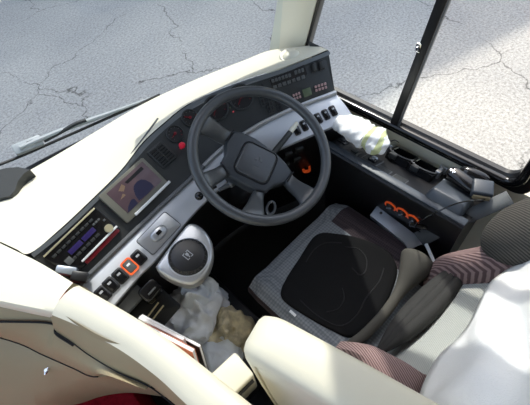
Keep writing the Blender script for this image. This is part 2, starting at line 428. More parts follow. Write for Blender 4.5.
# defroster gap in the cover and faint panel joint
def on_top(x, y, e=.0015): p, n = hit(BV_TOP, x, y); return p + n*e
mb = MB(); mb.tube([on_top(*q) for q in cat([(158, 119), (150, 130), (140, 143), (131, 154)], 14)], [.0035]*6+[.003, .0028, .0026, .0022, .002, .0016, .0012, .0008], 6); mb.build('defroster_slot', 'rimg', dash)
mb = MB(); mb.tube([on_top(*q, -.0008) for q in cat([(60, 155.5), (75, 161), (92, 168)], 14)], .0016, 6); mb.build('panel_joint', 'olive', dash)
# dome on the cover by the pillar
p, n = hit(BV_TOP, 291, 56)
mb = MB(); T = frame(p, V((1, -.15, 0)), V((0, -.1, 1))); mb.ell(T, .036, .026, .016, 1, 1, 24, 12); mb.lathe(T, [(.044, -.004), (.040, .003), (.034, .003)], 24); mb.build('dome', 'cream', dash, label='low round cream dome on the cover')

X1 = V((1, 0, 0))
# ---- instruments behind the wheel
def gauge(px, py, R, needle, seedcol):
    T = sframe(BF, px, py, X1, .004)
    mb = MB(); mb.lathe(T, [(R, -.004), (R, .004), (R*.9, .005), (R*.88, .001)], 28)
    mb.build('gauge_ring', 'dark', dash)
    mb = MB(); mb.lathe(T, [(R*.9, 0), (R*.9, .0012), (.0, .0012)], 28, 0)
    for i in range(9):
        g = math.radians(225-270*i/8); Q = T @ RZ(g) @ TR(R*.72, 0, .0018); mb.box(Q, R*.16, .0016, .001, k=1 if i < 7 else 2)
    d = mb.build('gauge_dial', ['black', 'greyd', 'red'], dash)
    mb = MB(); mb.box(T @ RZ(math.radians(needle)) @ TR(R*.3, 0, .004), R*.7, .0025, .0015); mb.lathe(T, [(.005, .002), (.005, .006), (0, .007)], 12)
    mb.build('needle', 'red', d)
gauge(175, 134, .030, 200, 0); gauge(190, 118, .030, 140, 0); gauge(216, 108, .045, 215, 0); gauge(241, 97, .045, 215, 0)
for i, (x, y) in enumerate([(207, 121), (211, 119), (215, 123), (209, 125), (230, 108), (233, 112)]):
    mb = MB(); mb.box(sframe(BF, x, y, X1, .007), .006, .005, .002, .001); mb.build('warning_lamp', ['lcd', 'redl'][i % 2], dash)
# air vents
def vent(tl, tr, bl, n=5, vert=False):
    T, w, h = qframe(BF, tl, tr, bl, .004)
    mb = MB(); mb.prism(T, rrect(w, h, .006), -.004, .003, .001)
    f = mb.build('air_vent', 'dark', dash)
    mb = MB(); mb.box(T @ TR(0, 0, .003), w*.82, h*.84, .002)
    mb.build('vent_opening', 'line', f)
    mb = MB()
    for i in range(n): mb.box(T @ TR(0, h*(-.34+.68*i/(n-1)), .006) @ Matrix.Rotation(.5, 4, 'X'), w*.8, .006, .0015)
    mb.box(T @ TR(0, 0, .007), .004, h*.8, .002)
    mb.build('slats', 'dark', f)
vent((149, 151), (163, 139), (161, 171), 6)
vent((256, 87), (262, 85), (262, 107), 4, True)
vent((264, 95), (270, 93), (268, 115), 4, True)
# red knob left of the wheel rim
T = sframe(BF, 181, 148, X1, .0)
mb = MB(); mb.lathe(T, [(.005, 0), (.005, .02), (.010, .022), (.0115, .03), (.009, .036), (0, .038)], 20); mb.build('push_knob', 'redk', dash, label='bright red push knob')
# ---- switch panel right of the wheel
def keys(tl, tr, bl, nx, ny, m, name, gap=.25, lift=.003, hh=.004):
    T, w, h = qframe(BF, tl, tr, bl, lift); cw, ch = w/nx, h/ny
    for j in range(ny):
        for i in range(nx):
            mb = MB(); mb.box(T @ TR(-w/2+cw*(i+.5), h/2-ch*(j+.5), 0), cw*(1-gap), ch*(1-gap), hh, .0012, 1)
            mb.build(name, m, PANEL)
T, w, h = qframe(BF, (262, 82), (328, 58), (270, 117), .002)
mb = MB(); mb.prism(T, rrect(w*.97, h*.98, .008), -.004, .001, .001); PANEL = mb.build('switch_panel', 'dark', dash)
T, w, h = qframe(BF, (269, 80), (304, 65), (272, 89), .003)
mb = MB(); mb.prism(T, rrect(w, h*1.1, .003), -.001, .0015); mb.build('key_surround', 'black', PANEL)
keys((270, 79), (290, 72.5), (271.5, 83.5), 6, 1, 'greyd', 'key', lift=.006)
keys((293, 70.5), (303, 67), (294, 75.5), 3, 1, 'greyd', 'key', lift=.006)
keys((271.5, 85.5), (304, 74), (273, 90), 7, 1, 'greyd', 'key', lift=.006)
for tl, tr, bl in (((310, 63.5), (314.5, 62), (312, 72.5)), ((317, 61), (322, 59.3), (319, 70.5))):
    T, w, h = qframe(BF, tl, tr, bl, .007)
    mb = MB(); mb.prism(T, rrect(w, h, .002), -.002, .004, .001); mb.build('blank_switch', 'black', PANEL)
    mb = MB(); mb.prism(T, rrect(w*.6, h*.75, .002), .003, .0055, .001); mb.build('blank_cap', 'dark', PANEL)
keys((291, 94), (299, 91), (293, 101), 3, 2, 'pinkl', 'lit_key', .3, .010)
keys((312.5, 85.5), (325, 81.5), (314.5, 92.5), 4, 2, 'pinkl', 'lit_key', .3, .010)
T, w, h = qframe(BF, (301, 90), (309, 87), (303.5, 97.5), .009)
mb = MB(); mb.prism(T, rrect(w, h, .001), -.001, .002, .0005); mb.build('clock_display', 'lcd', PANEL, label='small green grey display')
keys((272, 97), (279, 94.5), (276, 113), 2, 5, 'black', 'dark_key', .2, .010)

# ---- rocker switches
FX = {}
def rocker(px, py, ex, w, h, parent, orange=False, sur='black', bv=None, icon=True):
    T = sframe(bv or BS, px, py, ex, .001)
    mb = MB(); mb.prism(T, rrect(w, h, .006), -.006, .004, .0015)
    s = mb.build('rocker_switch', sur, parent, label='rocker switch with an orange surround' if orange else None)
    if orange:
        mb = MB(); o_, i_ = rrect(w*1.10, h*1.06, .008), rrect(w*.84, h*.84, .006)
        for a, b, z in ((o_, i_, .0065),):
            mb.grid([[T @ V((x, y, -.004)) for x, y in a], [T @ V((x, y, z)) for x, y in a], [T @ V((x, y, z)) for x, y in b], [T @ V((x, y, .002)) for x, y in b]], cu=True)
        mb.build('switch_surround', 'orange', s)
    mb = MB(); mb.prism(T @ Matrix.Rotation(.10, 4, 'X'), rrect(w*.76, h*.78, .004), .001, .008, .0015, k=0)
    if icon: mb.box(T @ TR(0, h*.12, .0088), w*.34, h*.14, .0012, k=1)
    mb.build('rocker_cap', ['gloss' if not orange else 'greyd', 'greyl' if not orange else 'whitep'], s)
exL = (P(*Bc[2]) - P(*Bc[0])).normalized()
exR = (P(*Bc[10]) - P(*Bc[8])).normalized()
for i, (x, y) in enumerate([(139, 257.5), (129.8, 266.5), (120.3, 276), (111, 285), (103, 294)]):
    rocker(x, y, exL, .033, .046, FASCIA, orange=(i == 1))
for x, y in [(296.5, 130), (304, 125.8), (318.3, 118.5), (325.7, 114.8), (333, 111)]:
    rocker(x, y, exR, .024, .042, FASCIA)
# cover plate with an oval rocker
T, w, h = qframe(BS, (166, 211), (182, 222), (136, 242), .0015)
T, w, h = qframe(BS, (137, 241), (165, 212), (153, 255), .0015)
mb = MB(); mb.prism(T, rrect(w, h, .006), -.003, .0025, .001); pl = mb.build('cover_plate', 'silverb', FASCIA)
ob = [T @ V((x, y, .0005)) for x, y in rrect(w*1.03, h*1.04, .007)]
mb = MB(); mb.tube(ob, .0013, 6, closed=True); mb.build('plate_gap', 'rimg', FASCIA)
Tp = sframe(BS, 158.7, 233.5, exL, .004)
mb = MB(); mb.ell(Tp, .030, .019, .010, 1, .8, 28, 12); ov = mb.build('oval_button', 'silverb', FASCIA)
mb = MB(); mb.prism(Tp @ RZ(.0), rrect(.018, .012, .003), .006, .0115, .001); mb.build('button_window', 'gloss', ov)
# ---- parking brake housing
hb = P(188.3, 257, .735)
Tm = frame(hb, exL, V((-.05, -.25, 1)))
outl = [Tm.inverted() @ PP(x, y, hb, Tm.col[2].to_3d()) for x, y in cat([(155, 266), (167, 249), (180, 232), (189, 223), (199, 225), (209, 235), (213.5, 249), (211, 264), (203, 277), (191, 284), (178, 282), (167, 277), (158, 271)], 60)]
mb = MB(); mb.prism(Tm, [(p.x, p.y) for p in outl], -.05, .0, .012, 4); hbo = mb.build('parking_brake_housing', 'silverb', dash, label='rounded silver housing around the parking brake knob')
mb = MB(); mb.lathe(Tm, [(.0625, -.004), (.0615, .002), (.059, .003), (.057, -.001)], 48); mb.build('bezel_ring', 'silver', hbo)
mb = MB(); mb.lathe(Tm, [(.058, -.002), (.057, .003), (.053, .006), (.049, .012), (.034, .016), (0, .017)], 48)
for i in range(28): mb.box(Tm @ RZ(2*PI*i/28) @ TR(.0525, 0, .008), .005, .0035, .006, .001)
kn = mb.build('parking_brake_knob', 'black', hbo)
Te = Tm @ RZ(-math.radians(60)) @ TR(0, 0, .017)
Te = frame(Tm @ V((0, 0, .0175)), exL, Tm.col[2].to_3d())
mb = MB()                                           # raised bracket emblem on the knob
for sx in (-1, 1):
    mb.box(Te @ TR(sx*.010, 0, 0), .0025, .024, .002, .0005); 
    for sy in (-1, 1): mb.box(Te @ TR(sx*.007, sy*.011, 0), .008, .0025, .002, .0005)
mb.box(Te @ TR(0, .003, 0), .008, .010, .002, .0005); mb.box(Te @ TR(0, -.006, 0), .003, .007, .002, .0005)
mb.build('knob_emblem', 'greyl', kn)
# small parts under the fascia
p = P(150, 290, .66); T = frame(p, exL, V((0, -.4, 1)))
mb = MB(); mb.prism(T, rrect(.065, .05, .015), -.06, .006, .006, 3); lv = mb.build('lever_knob', 'gloss', dash)
mb = MB(); mb.box(frame(P(152, 291, .672), exL, V((0, -.4, 1))), .03, .006, .003, .001); mb.build('grip_line', 'rimg', lv)
p = P(150, 312, .55); T = frame(p, exL, V((0, -.5, 1)))
mb = MB(); mb.prism(T, rrect(.16, .13, .01), -.02, .0, .004); rb = mb.build('rod_bracket', 'black', dash)
for a, b in (((146, 319), (158.5, 302.5)), ((151.5, 321), (163.5, 305.5))):
    q0, q1 = [PP(x, y, p, T.col[2].to_3d()) + T.col[2].to_3d()*.006 for x, y in (a, b)]
    mb = MB(); mb.tube([q0, q1], .0028, 8); mb.build('rod', 'brass', rb, label='thin bright metal rod')
mb = MB(); mb.box(frame(P(128, 300, .64), exL, V((0, -.4, 1))), .10, .06, .03, .006); mb.build('lower_bracket', 'rimg', dash)
# orange ring on the dark panel right of the column
lk = hit(BK, 306.3, 168)[0]; T = frame(lk, V((.7, .75, .1)), (CP-lk)+V((0, 0, .3)))
mb = MB(); a, b = rrect(.046, .036, .012), rrect(.028, .018, .006)
mb.grid([[T @ V((x, y, -.004)) for x, y in a], [T @ V((x, y, .006)) for x, y in a], [T @ V((x, y, .006)) for x, y in b], [T @ V((x, y, -.004)) for x, y in b]], cu=True)
mb.build('lock_ring', 'orange', dash, label='orange rounded ring on the dark knee panel')
for (x, y) in ((287, 153), (296, 158), (285, 164), (298, 148)):
    mb = MB(); mb.box(sframe(BK, x, y, X1, .008), .035, .03, .016, .006); mb.build('column_bracket', 'dark', dash)

# ================================================================== RADIO
T, w, h = qframe(BF, (38, 259), (93, 207), (66, 276), .006)
T, w, h = qframe(BF, (40, 258), (92, 208.5), (74, 277), .006)
rad = thing('car_radio', 'black car radio with violet displays, silver knob and red strip at left of dashboard', 'radio', T.translation)
mb = MB(); mb.prism(T, rrect(w, h, .004), -.02, .003, .0015); mb.build('faceplate', 'gloss', rad)
mb = MB(); mb.box(T @ TR(-.002, h*.45, .0045), w*.98, .005, .005, .001); mb.build('trim_strip', 'brass', rad)
mb = MB(); mb.box(T @ TR(w*.13, -h*.36, .007), w*.72, .006, .010, .001); mb.build('trim_strip', 'whitep', rad)
mb = MB(); mb.box(T @ TR(w*.13, -h*.46, .004), w*.68, .012, .007, .002); mb.build('red_strip', 'red', rad, label='dark red glossy strip')
for i in (0, 1):
    mb = MB(); mb.box(T @ TR(-w*.13+w*.26*i, h*.04, .0045), w*.235, h*.15, .002, .0006); mb.build('display', 'violet', rad)
Tk = T @ TR(w*.385, -h*.24, .003)
mb = MB(); mb.lathe(Tk, [(.0125, 0), (.0125, .010), (.011, .013), (.0, .013)], 28); mb.build('knob', 'brass', rad, label='pale gold volume knob')
for i in range(9):
    mb = MB(); mb.box(T @ TR(w*(-.40+.088*i), h*.27, .004), w*.07, h*.07, .003, .0006); mb.build('button', 'dark', rad)
for i in range(6):
    mb = MB(); mb.box(T @ TR(w*(-.26+.092*i), -h*.15, .004), w*.075, h*.08, .003, .0006); mb.build('button', 'dark', rad)
for i in range(4):
    mb = MB(); mb.box(T @ TR(w*(.29+.05*i), h*(.14 if i < 3 else .02), .004), w*.04, h*.06, .003, .0006); mb.build('button', 'greyd', rad)
mb = MB(); mb.box(T @ TR(-w*.33, -h*.10, .0045), w*.10, h*.2, .003, .0006); mb.build('cassette_flap', 'greyd', rad)
# little silver and black clip at the dashboard corner
p = P(67, 271, .80); T2 = frame(p, exL, V((0, -.5, 1)))
cl = thing('mobile_holder', 'small silver and black clip holder at the left corner below the radio', 'holder', p)
mb = MB(); mb.box(T2 @ RZ(-1.0), .055, .024, .03, .005); mb.build('clip', 'plate', cl)
mb = MB(); mb.box(frame(P(80, 277, .785), exL, V((0, -.5, 1))) @ RZ(-1.0), .045, .03, .03, .006); mb.build('clamp', 'black', cl)

# ================================================================== MONITOR
T, w, h = qframe(BF, (98, 197), (142, 158), (127, 224), .006)
mon = thing('reversing_monitor', 'small dashboard monitor in taupe bezel showing a rear camera picture', 'monitor', T.translation)
mb = MB(); mb.prism(T, rrect(w, h, .006), -.02, .006, .002); mb.build('bezel', 'bezel', mon)
mb = MB(); mb.box(T @ TR(w*.03, h*.05, .006), w*.82, h*.74, .002, .0005); scn = mb.build('screen', 'screen', mon)
z = .0075
mb = MB(); mb.prism(T, [(w*x, h*y) for x, y in ((-.10, -.28), (-.08, -.12), (-.02, .04), (.03, .10), (.12, .12), (.19, .09), (.24, .0), (.27, -.16), (.26, -.28), (.1, -.31))], .006, z); mb.build('picture_car', 'scar', scn)
mb = MB(); mb.prism(T, [(w*x, h*y) for x, y in ((-.37, -.31), (-.14, -.31), (-.13, -.16), (-.18, -.12), (-.30, -.20))], .006, z); mb.build('picture_patch', 'scar', scn)
mb = MB(); mb.prism(T, [(w*x, h*y) for x, y in ((-.04, .32), (.36, .34), (.36, .24), (-.02, .24))], .006, z); mb.build('picture_band', 'sband', scn)
mb = MB(); mb.prism(T, [(w*x, h*y) for x, y in ((-.22, .26), (-.10, .34), (-.08, .24), (-.16, .16))], .006, z); mb.prism(T, [(w*x, h*y) for x, y in ((-.30, .06), (-.2, .14), (-.18, .06))], .006, z); mb.build('picture_patch', 'sroad', scn)
mb = MB(); mb.box(T @ TR(w*.10, -h*.48, .010), w*.84, .009, .009, .002); mb.build('chrome_bar', 'whitep', mon)

# ================================================================== STEERING WHEEL
TILT = .52087; WC = V((0, -.0037, .8708)); WN = V((0, -math.sin(TILT), math.cos(TILT)))
TW = frame(WC, X1, WN)
sw = thing('steering_wheel', 'large dark grey four-spoke steering wheel with a three-diamond emblem on its hub', 'steering wheel', WC)
R0 = .2115
mb = MB(); mb.tube([TW @ V((R0*math.cos(a), R0*math.sin(a), 0)) for a in [2*PI*i/96 for i in range(96)]], .0165, 16, closed=True); mb.build('rim', 'wheel', sw)
HZ = -.062
hubo = [(8, 124), (-40, 111), (-62, 84), (-100, 67), (-108, 17), (-90, -30), (-74, -70), (-52, -98), (-16, -98), (26, -115), (68, -105), (74, -60), (69, -11), (50, 61), (28, 104)]
hubo = [(x/1000, y/1000) for x, y in hubo][::-1]
mb = MB(); mb.prism(TW, hubo, HZ-.045, HZ, .010, 3); mb.build('hub', 'wheeld', sw)
pad = [(16, 61), (55, -25), (-40, -72), (-69, 22)]
pc = V((sum(p[0] for p in pad)/4000, sum(p[1] for p in pad)/4000, 0))
ea = V((pad[1][0]-pad[0][0], pad[1][1]-pad[0][1], 0)); pa = math.atan2(ea.y, ea.x)
TP = TW @ TR(pc.x, pc.y, HZ) @ RZ(pa)
mb = MB(); mb.prism(TP, rrect(.116, .112, .022, 5), -.004, .007, .007, 3); hp = mb.build('horn_pad', 'wheel', sw)
mb = MB(); mb.tube([TP @ V((x, y, .001)) for x, y in rrect(.122, .118, .024, 5)], .002, 6, closed=True); mb.build('pad_groove', 'line', sw)
Te = TP @ TR(.004, .014, .0071)
mb = MB()
for a in (PI/2, PI/2+2*PI/3, PI/2+4*PI/3):
    Q = Te @ RZ(a); mb.prism(Q, [(.0005, 0), (.008, .0046), (.0155, 0), (.008, -.0046)], 0, .0016)
mb.build('emblem', 'rimg', hp, label='three diamond emblem')
mb = MB(); mb.box(TP @ TR(.004, -.012, .0072), .020, .003, .0008); mb.build('emblem_bar', 'wheel', hp)
def spoke(h0, h1, r0, r1):
    h0, h1, r0, r1 = [V((a/1000, b/1000, 0)) for a, b in (h0, h1, r0, r1)]
    def rr(v): return v.normalized()*.206
    r0, r1 = rr(r0), rr(r1); rows = []
    n = 9
    for i in range(n):
        t = i/(n-1); e = t*t*(3-2*t)
        a = h0.lerp(r0, t); b = h1.lerp(r1, t)
        zc = HZ*(1-e) + .0*e
        mid = (a+b)/2; nar = 1 - .10*math.sin(PI*t)
        a = mid + (a-mid)*nar; b = mid + (b-mid)*nar
        th = .020*(1-t) + .011*t
        ring = []
        for k in range(12):
            g = 2*PI*k/12; c = math.copysign(abs(math.cos(g))**.7, math.cos(g)); s = math.copysign(abs(math.sin(g))**.7, math.sin(g))
            q = mid + (a-mid)*c; ring.append(TW @ V((q.x, q.y, zc - th*(1-s)*(1 if t < .9 else .9) + (.002 if t < .5 else 0)*(1-t) + .004*t)))
        rows.append(ring)
    mb = MB(); mb.grid(rows, cu=True); mb.build('spoke', 'wheel', sw, sub=1)
spoke((8, 122), (-42, 108), (-47, 192), (-120, 170))
spoke((-98, 66), (-106, 18), (-195, 69), (-208, 10))
spoke((-76, -66), (-52, -96), (-177, -90), (-120, -142))
spoke((22, -112), (66, -104), (-20, -200), (58, -197))
for a, b in (((8, 124), (-40, 111)), ((-100, 67), (-108, 17)), ((-74, -70), (-52, -98)), ((26, -115), (68, -105))):
    q0, q1 = [TW @ V((x/1000, y/1000, HZ+.003)) for x, y in (a, b)]
    mb = MB(); mb.tube([q0, q1], .0022, 6); mb.build('spoke_joint', 'line', sw)

# column with its stalks
cl = thing('steering_column', 'dark steering column with stalk levers behind the steering wheel hub', 'steering column', WC + V((0, .1, -.3)))
mb = MB(); Tc = frame(WC - WN*.11, X1, WN)
rows = []
for t, w_, h_ in ((0, .075, .07), (.06, .085, .08), (.16, .08, .075), (.34, .06, .06), (.55, .05, .05)):
    rows.append([Tc @ V((w_*math.copysign(abs(math.cos(g))**.6, math.cos(g)), h_*math.copysign(abs(math.sin(g))**.6, math.sin(g)), -t)) for g in [2*PI*i/20 for i in range(20)]])
mb.grid(rows, cu=True); mb.add(rows[0], [tuple(range(20))]); mb.build('column_shroud', 'black', cl)
pn = WC - WN*.13
q0, q1, q2 = [PP(x, y, pn, WN) for x, y in ((276, 150), (290, 132.5), (297, 123))]
mb = MB(); mb.tube([q0-(q1-q0)*.8, q0, q1], [.010, .011, .010], 12); st = mb.build('stalk', 'dark', cl)
mb = MB(); mb.tube([q1, q1.lerp(q2, .4), q2], [.0085, .0095, .007], 12); mb.build('stalk_tip', 'cream', st, label='pale cream stalk tip')
q0, q1 = [PP(x, y, pn, WN) for x, y in ((216, 186), (199, 196))]
mb = MB(); mb.tube([q0, q1], .006, 10); st = mb.build('stalk', 'black', cl)
mb = MB(); mb.ell(TR(*q1), .014, .014, .014); mb.build('stalk_knob', 'gloss', st)
q0, q1 = [PP(x, y, WC - WN*.12, WN) for x, y in ((219, 190), (231, 184))]
mb = MB(); mb.tube([q0, q1], [.006, .009], 10); mb.ell(TR(*q1), .012, .012, .012); mb.build('ignition_key', 'rimg', cl)
T = frame(PP(271, 208, WC - WN*.16, WN), V((1, .6, 0)), WN)
mb = MB(); mb.tube([T @ V((.026*math.cos(a), .014*math.sin(a), 0)) for a in [2*PI*i/24 for i in range(24)]], .005, 8, closed=True); mb.build('tilt_lever_loop', 'rimg', cl)

# ================================================================== LEFT CONSOLE + PARTITION
con = thing('centre_console', 'cream moulded centre console with a beige lower cabinet at the left edge', 'console', (-.85, .15, .25))
# top of the tower: seam side then near side
a = [(-40, 224, .865), (16, 251, .865), (42, 264, .865), (73, 283, .865)]
b = [(-40, 292, .865), (16, 304, .865), (36, 308, .865), (53, 311, .865)]
mb = MB(); a_, b_ = cat(a, 20), cat(b, 20)
rows = [[P(*q)+V((0, .01, -.03)) for q in a_]] + [[P(*lerp(p, q, f)) + V((0, 0, .006*math.sin(PI*f))) for p, q in zip(a_, b_)] for f in (0, .08, .3, .6, .9, 1)]
rows.append([P(*q)+V((0, -.006, -.004)) for q in b_]); rows.append([P(*q)+V((0, -.012, -.018)) for q in b_])
rows.append([P(q[0], q[1], q[2])+V((.0, -.012, -.04)) for q in b_])
mb.grid(rows); mb.build('console_top', 'cream', con, weld=False)
e0, e1 = P(53, 311, .865), P(73, 283, .865)
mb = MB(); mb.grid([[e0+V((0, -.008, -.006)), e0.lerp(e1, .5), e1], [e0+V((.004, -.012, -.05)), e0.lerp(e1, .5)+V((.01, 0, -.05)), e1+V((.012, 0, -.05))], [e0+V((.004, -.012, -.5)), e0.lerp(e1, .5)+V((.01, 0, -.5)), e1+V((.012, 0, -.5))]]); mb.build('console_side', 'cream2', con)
# bulging side of the console towards the aisle
SA = [(-40, 321, .79), (16, 321, .79), (53, 323, .79), (57, 333, .79), (72, 343, .79), (90, 355, .79), (117, 371, .79), (150, 384, .79)]
SB = [(-40, 326, .70), (16, 342, .64), (40, 353, .64), (58, 361, .64), (74, 368, .65), (93, 376, .69), (117, 373.5, .782), (150, 385.5, .785)]
SD = [(-40, 400, .40), (10, 410, .40), (45, 405, .42), (66, 392, .48), (82, 382, .57), (97, 377.8, .66), (117, 375, .77), (150, 387, .775)]
sa, sb, sd_ = crv(SA, 40), crv(SB, 40), crv(SD, 40)
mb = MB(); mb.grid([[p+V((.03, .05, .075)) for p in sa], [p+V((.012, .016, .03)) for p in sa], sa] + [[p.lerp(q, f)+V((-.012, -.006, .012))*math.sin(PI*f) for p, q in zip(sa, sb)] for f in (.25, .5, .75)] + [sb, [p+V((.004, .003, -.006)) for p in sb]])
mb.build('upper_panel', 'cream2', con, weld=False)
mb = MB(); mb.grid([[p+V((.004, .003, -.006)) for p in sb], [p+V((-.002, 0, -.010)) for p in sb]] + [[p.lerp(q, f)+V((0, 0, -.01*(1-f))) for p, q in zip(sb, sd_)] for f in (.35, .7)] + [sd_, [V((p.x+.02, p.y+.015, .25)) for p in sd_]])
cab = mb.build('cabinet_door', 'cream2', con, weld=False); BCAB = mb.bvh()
lt, ln = hit(BCAB, 48.5, 368.5); T = frame(lt+ln*.003, V((.9, .5, .0)), ln)
mb = MB(); mb.ell(T, .017, .006, .006); mb.lathe(T @ TR(-.004, 0, .004), [(.005, 0), (.005, .003), (0, .003)], 12); mb.build('latch', 'chrome', cab, label='small oval chrome latch')
mb = MB(); mb.tube([p+V((-.002, -.003, .004)) for p in sa[:24]], .0032, 6); mb.build('seam_line', 'line', con)
mb = MB(); mb.tube([p+V((-.001, -.001, -.002)) for p in sb[:30]], .0022, 6); mb.build('seam_line', 'line', con)
# partition sweeping back beside the driver
par = thing('driver_partition', 'curved cream low partition sweeping back from console at the left of the footwell', 'partition', (-.58, -.1, .0))
A = [(74, 287, .875), (99, 301, .875), (128, 318, .875), (160, 339, .875), (190, 362, .875), (225, 390, .875), (262, 420, .875)]
Bq = [(53, 311, .865), (76, 320, .865), (97, 331, .865), (128, 349, .865), (160, 374, .865), (182, 395, .865), (212, 424, .865)]
D = [(55, 330, .80), (72, 341, .80), (90, 354, .80), (117, 370, .80), (148, 384, .80), (172, 402, .80), (205, 430, .80)]
n = 40; A_, B_, D_ = crv(A, n), crv(Bq, n), crv(D, n)
rows = [[p+V((.012, 0, -.80)) for p in A_], [p+V((.012, 0, -.05)) for p in A_], [p+V((.009, .004, -.012)) for p in A_], A_]
for f in (.12, .35, .65, .9): rows.append([p.lerp(q, f)+V((0, 0, .010*math.sin(PI*f))) for p, q in zip(A_, B_)])
rows += [B_, [p.lerp(q, .12)+V((-.004, -.002, 0)) for p, q in zip(B_, D_)]]
mb = MB(); mb.grid(rows); 
ends = [r[0] for r in rows]; mb.add(ends, [tuple(range(len(ends)))])
mb.build('top_rail', 'cream', par, weld=False)
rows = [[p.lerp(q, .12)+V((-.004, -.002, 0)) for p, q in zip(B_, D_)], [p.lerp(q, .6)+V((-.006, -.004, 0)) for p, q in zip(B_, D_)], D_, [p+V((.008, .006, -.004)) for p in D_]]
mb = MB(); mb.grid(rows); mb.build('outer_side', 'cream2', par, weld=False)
mb = MB(); mb.tube([p+V((-.002, -.004, .0)) for p in D_], .0016, 6); mb.build('seam_line', 'line', par)

# papers in the pocket on the partition's inner side
def standing(name, label, cat_, a, b, hgt, th, m, lean=.0, sub=None, xx=.64, grp=None):
    p0 = P(*a, xx); p1 = P(*b, xx); up = V((lean, 0, 1)).normalized()
    ex = (p1-p0); n = ex.cross(up).normalized()
    t = thing(name, label, cat_, (p0+p1)/2 - up*hgt, grp)
    T = frame((p0+p1)/2 - up*hgt/2, ex, n)
    L = ex.length; Z = (T.inverted().to_3x3() @ up)
    mb = MB(); mb.box(T, L, hgt, th*.7, .001); mb.build('pages', 'paper', t)
    for s in (-1, 1):
        mb = MB(); mb.box(T @ TR(0, 0, s*th*.42), L*1.01, hgt*1.005, th*.12, .0004); mb.build('cover', m, t)
    return t
standing('magazine', 'orange-brown covered magazine standing in the gap beside the cream partition', 'magazine', (146, 326), (196, 352), .24, .014, 'mag', .22, xx=.66)
standing('paper_stack', 'white papers standing behind the orange-brown magazine beside the footwell', 'paper', (141, 318), (186, 340), .22, .010, 'paper', .20, xx=.64)
standing('notebook', 'dark covered notebook standing nearest the rags behind papers', 'notebook', (143, 316), (202, 347), .22, .012, 'black', .20, xx=.62)

# near cream shell beside the seat
g0, g1 = P(257, 334, .93), P(385, 408, .93); dr = (g1-g0); dr.z = 0; dr.normalize(); nn = V((dr.y, -dr.x, 0))
if nn.dot(CP-g0) < 0: nn = -nn
TS = frame(V((g0.x, g0.y, 0)), dr, nn)     # local x back, y ... , z toward the aisle
if TS.col[1].z < 0: TS = TS @ Matrix.Diagonal((1, -1, 1, 1))
out = []
zt = .955
for i in range(9):
    a = PI - PI/2*i/8; out.append((-.02+.06+.06*math.cos(a), zt-.06+.06*math.sin(a)))
out += [(.20, zt+.004), (.42, zt-.004), (.62, zt-.02), (.62, .30), (.0, .30), (-.015, .6)]
sh = thing('seat_side_shell', 'rounded cream shell panel with recessed side in the foreground below the seat', 'panel', TS @ V((.2, .3, 0)))
b = bmesh.new(); mbx = MB(); mbx.prism(Matrix.Identity(4), out, -.045, .045)
mb = MB()
def shell(off, z): 
    c = V((.3, .62)); return [((p[0]-c.x)*(1-off/.33)+c.x, (p[1]-c.y)*(1-off/.33)+c.y, z) for p in out]
rows = [[TS @ V(p) for p in shell(o_, z)] for o_, z in ((.045, -.05), (.015, -.05), (.004, -.042), (0, -.03), (0, .02), (.004, .035), (.013, .045), (.028, .050), (.036, .050))]
mb.grid(rows, cu=True); mb.build('shell', 'cream', sh)
rows = [[TS @ V(p) for p in shell(o_, z)] for o_, z in ((.036, .050), (.038, .046), (.042, .046), (.044, .049), (.055, .051))]
mb = MB(); mb.grid(rows, cu=True); mb.add(rows[-1], [tuple(range(len(out)))]); mb.build('recessed_panel', 'cream', sh)
# lower cream box left of the shell
p = P(236, 368, .62)
T = frame(P(231, 376, .60), P(238, 351, .6)-P(212.5, 375, .6), V((-.05, -.12, 1)))
bx = thing('storage_box', 'small cream lidded box low between the partition and shell panel', 'box', T @ V((0, 0, -.3)))
mb = MB(); mb.box(T @ TR(0, 0, -.15), .10, .085, .30, .010, 3); mb.build('body', 'cream', bx)
mb = MB(); mb.box(T @ TR(.0, -.046, -.03), .08, .012, .012, .003); mb.build('catch', 'dark', bx)

# ================================================================== DRIVER SEAT
seat = thing('driver_seat', 'grey and black fabric driver seat with black insert and pale sunlit backrest', 'seat', (.0, -.42, .0))
def sx(a, b, x): t = max(0, min(1, (x-a)/(b-a))); return t*t*(3-2*t)
def cz(u, v):                   # cushion height: u -1..1 across, v 0 front .. 1 back
    z = .468 + .028*sx(.55, .95, abs(u)) - .02*sx(.8, 1., abs(u))*1.2 - .02*(1-sx(0, .12, v)) - .025*v*(1-abs(u)**2)
    return z
def cp(u, v, e=0.): 
    w = .254 - .008*(1-sx(0, .12, v))
    return V((u*w+.003, -.104 - .488*v - .012*abs(u)**3*(1-v), cz(u, v)+e))
NU, NV = 36, 34
def cush(u0, u1, v0, v1, skirt=True):
    us = [u0+(u1-u0)*i/NU for i in range(NU+1)]; vs = [v0+(v1-v0)*j/NV for j in range(NV+1)]
    return [[cp(u, v) for u in us] for v in vs]
# body of the cushion (grey front and left, maroon right)
core = cush(-1, 1, 0, 1)
mbg = MB(); mbg.grid(core); BC = mbg.bvh()
rim_ = [core[0][i] for i in range(NU+1)] + [core[j][NU] for j in range(1, NV+1)] + [core[NV][i] for i in range(NU-1, -1, -1)] + [core[j][0] for j in range(NV-1, 0, -1)]
cen = V((0, -.35, 0))
def ring(ins, z): return [V(((p.x-cen.x)*ins+cen.x, (p.y-cen.y)*ins+cen.y, z if z else p.z)) for p in rim_]
rows = [rim_, [V(((p.x-cen.x)*1.02+cen.x, (p.y-cen.y)*1.02+cen.y, p.z-.012)) for p in rim_], [V(((p.x-cen.x)*1.025+cen.x, (p.y-cen.y)*1.025+cen.y, p.z-.045)) for p in rim_], ring(.96, .385), ring(.9, .36)]
mbs = MB(); mbs.grid(rows, cu=True); mbs.add(rows[-1], [tuple(range(len(rim_)))])
cu = bpy.data.objects.new('cushion', None)
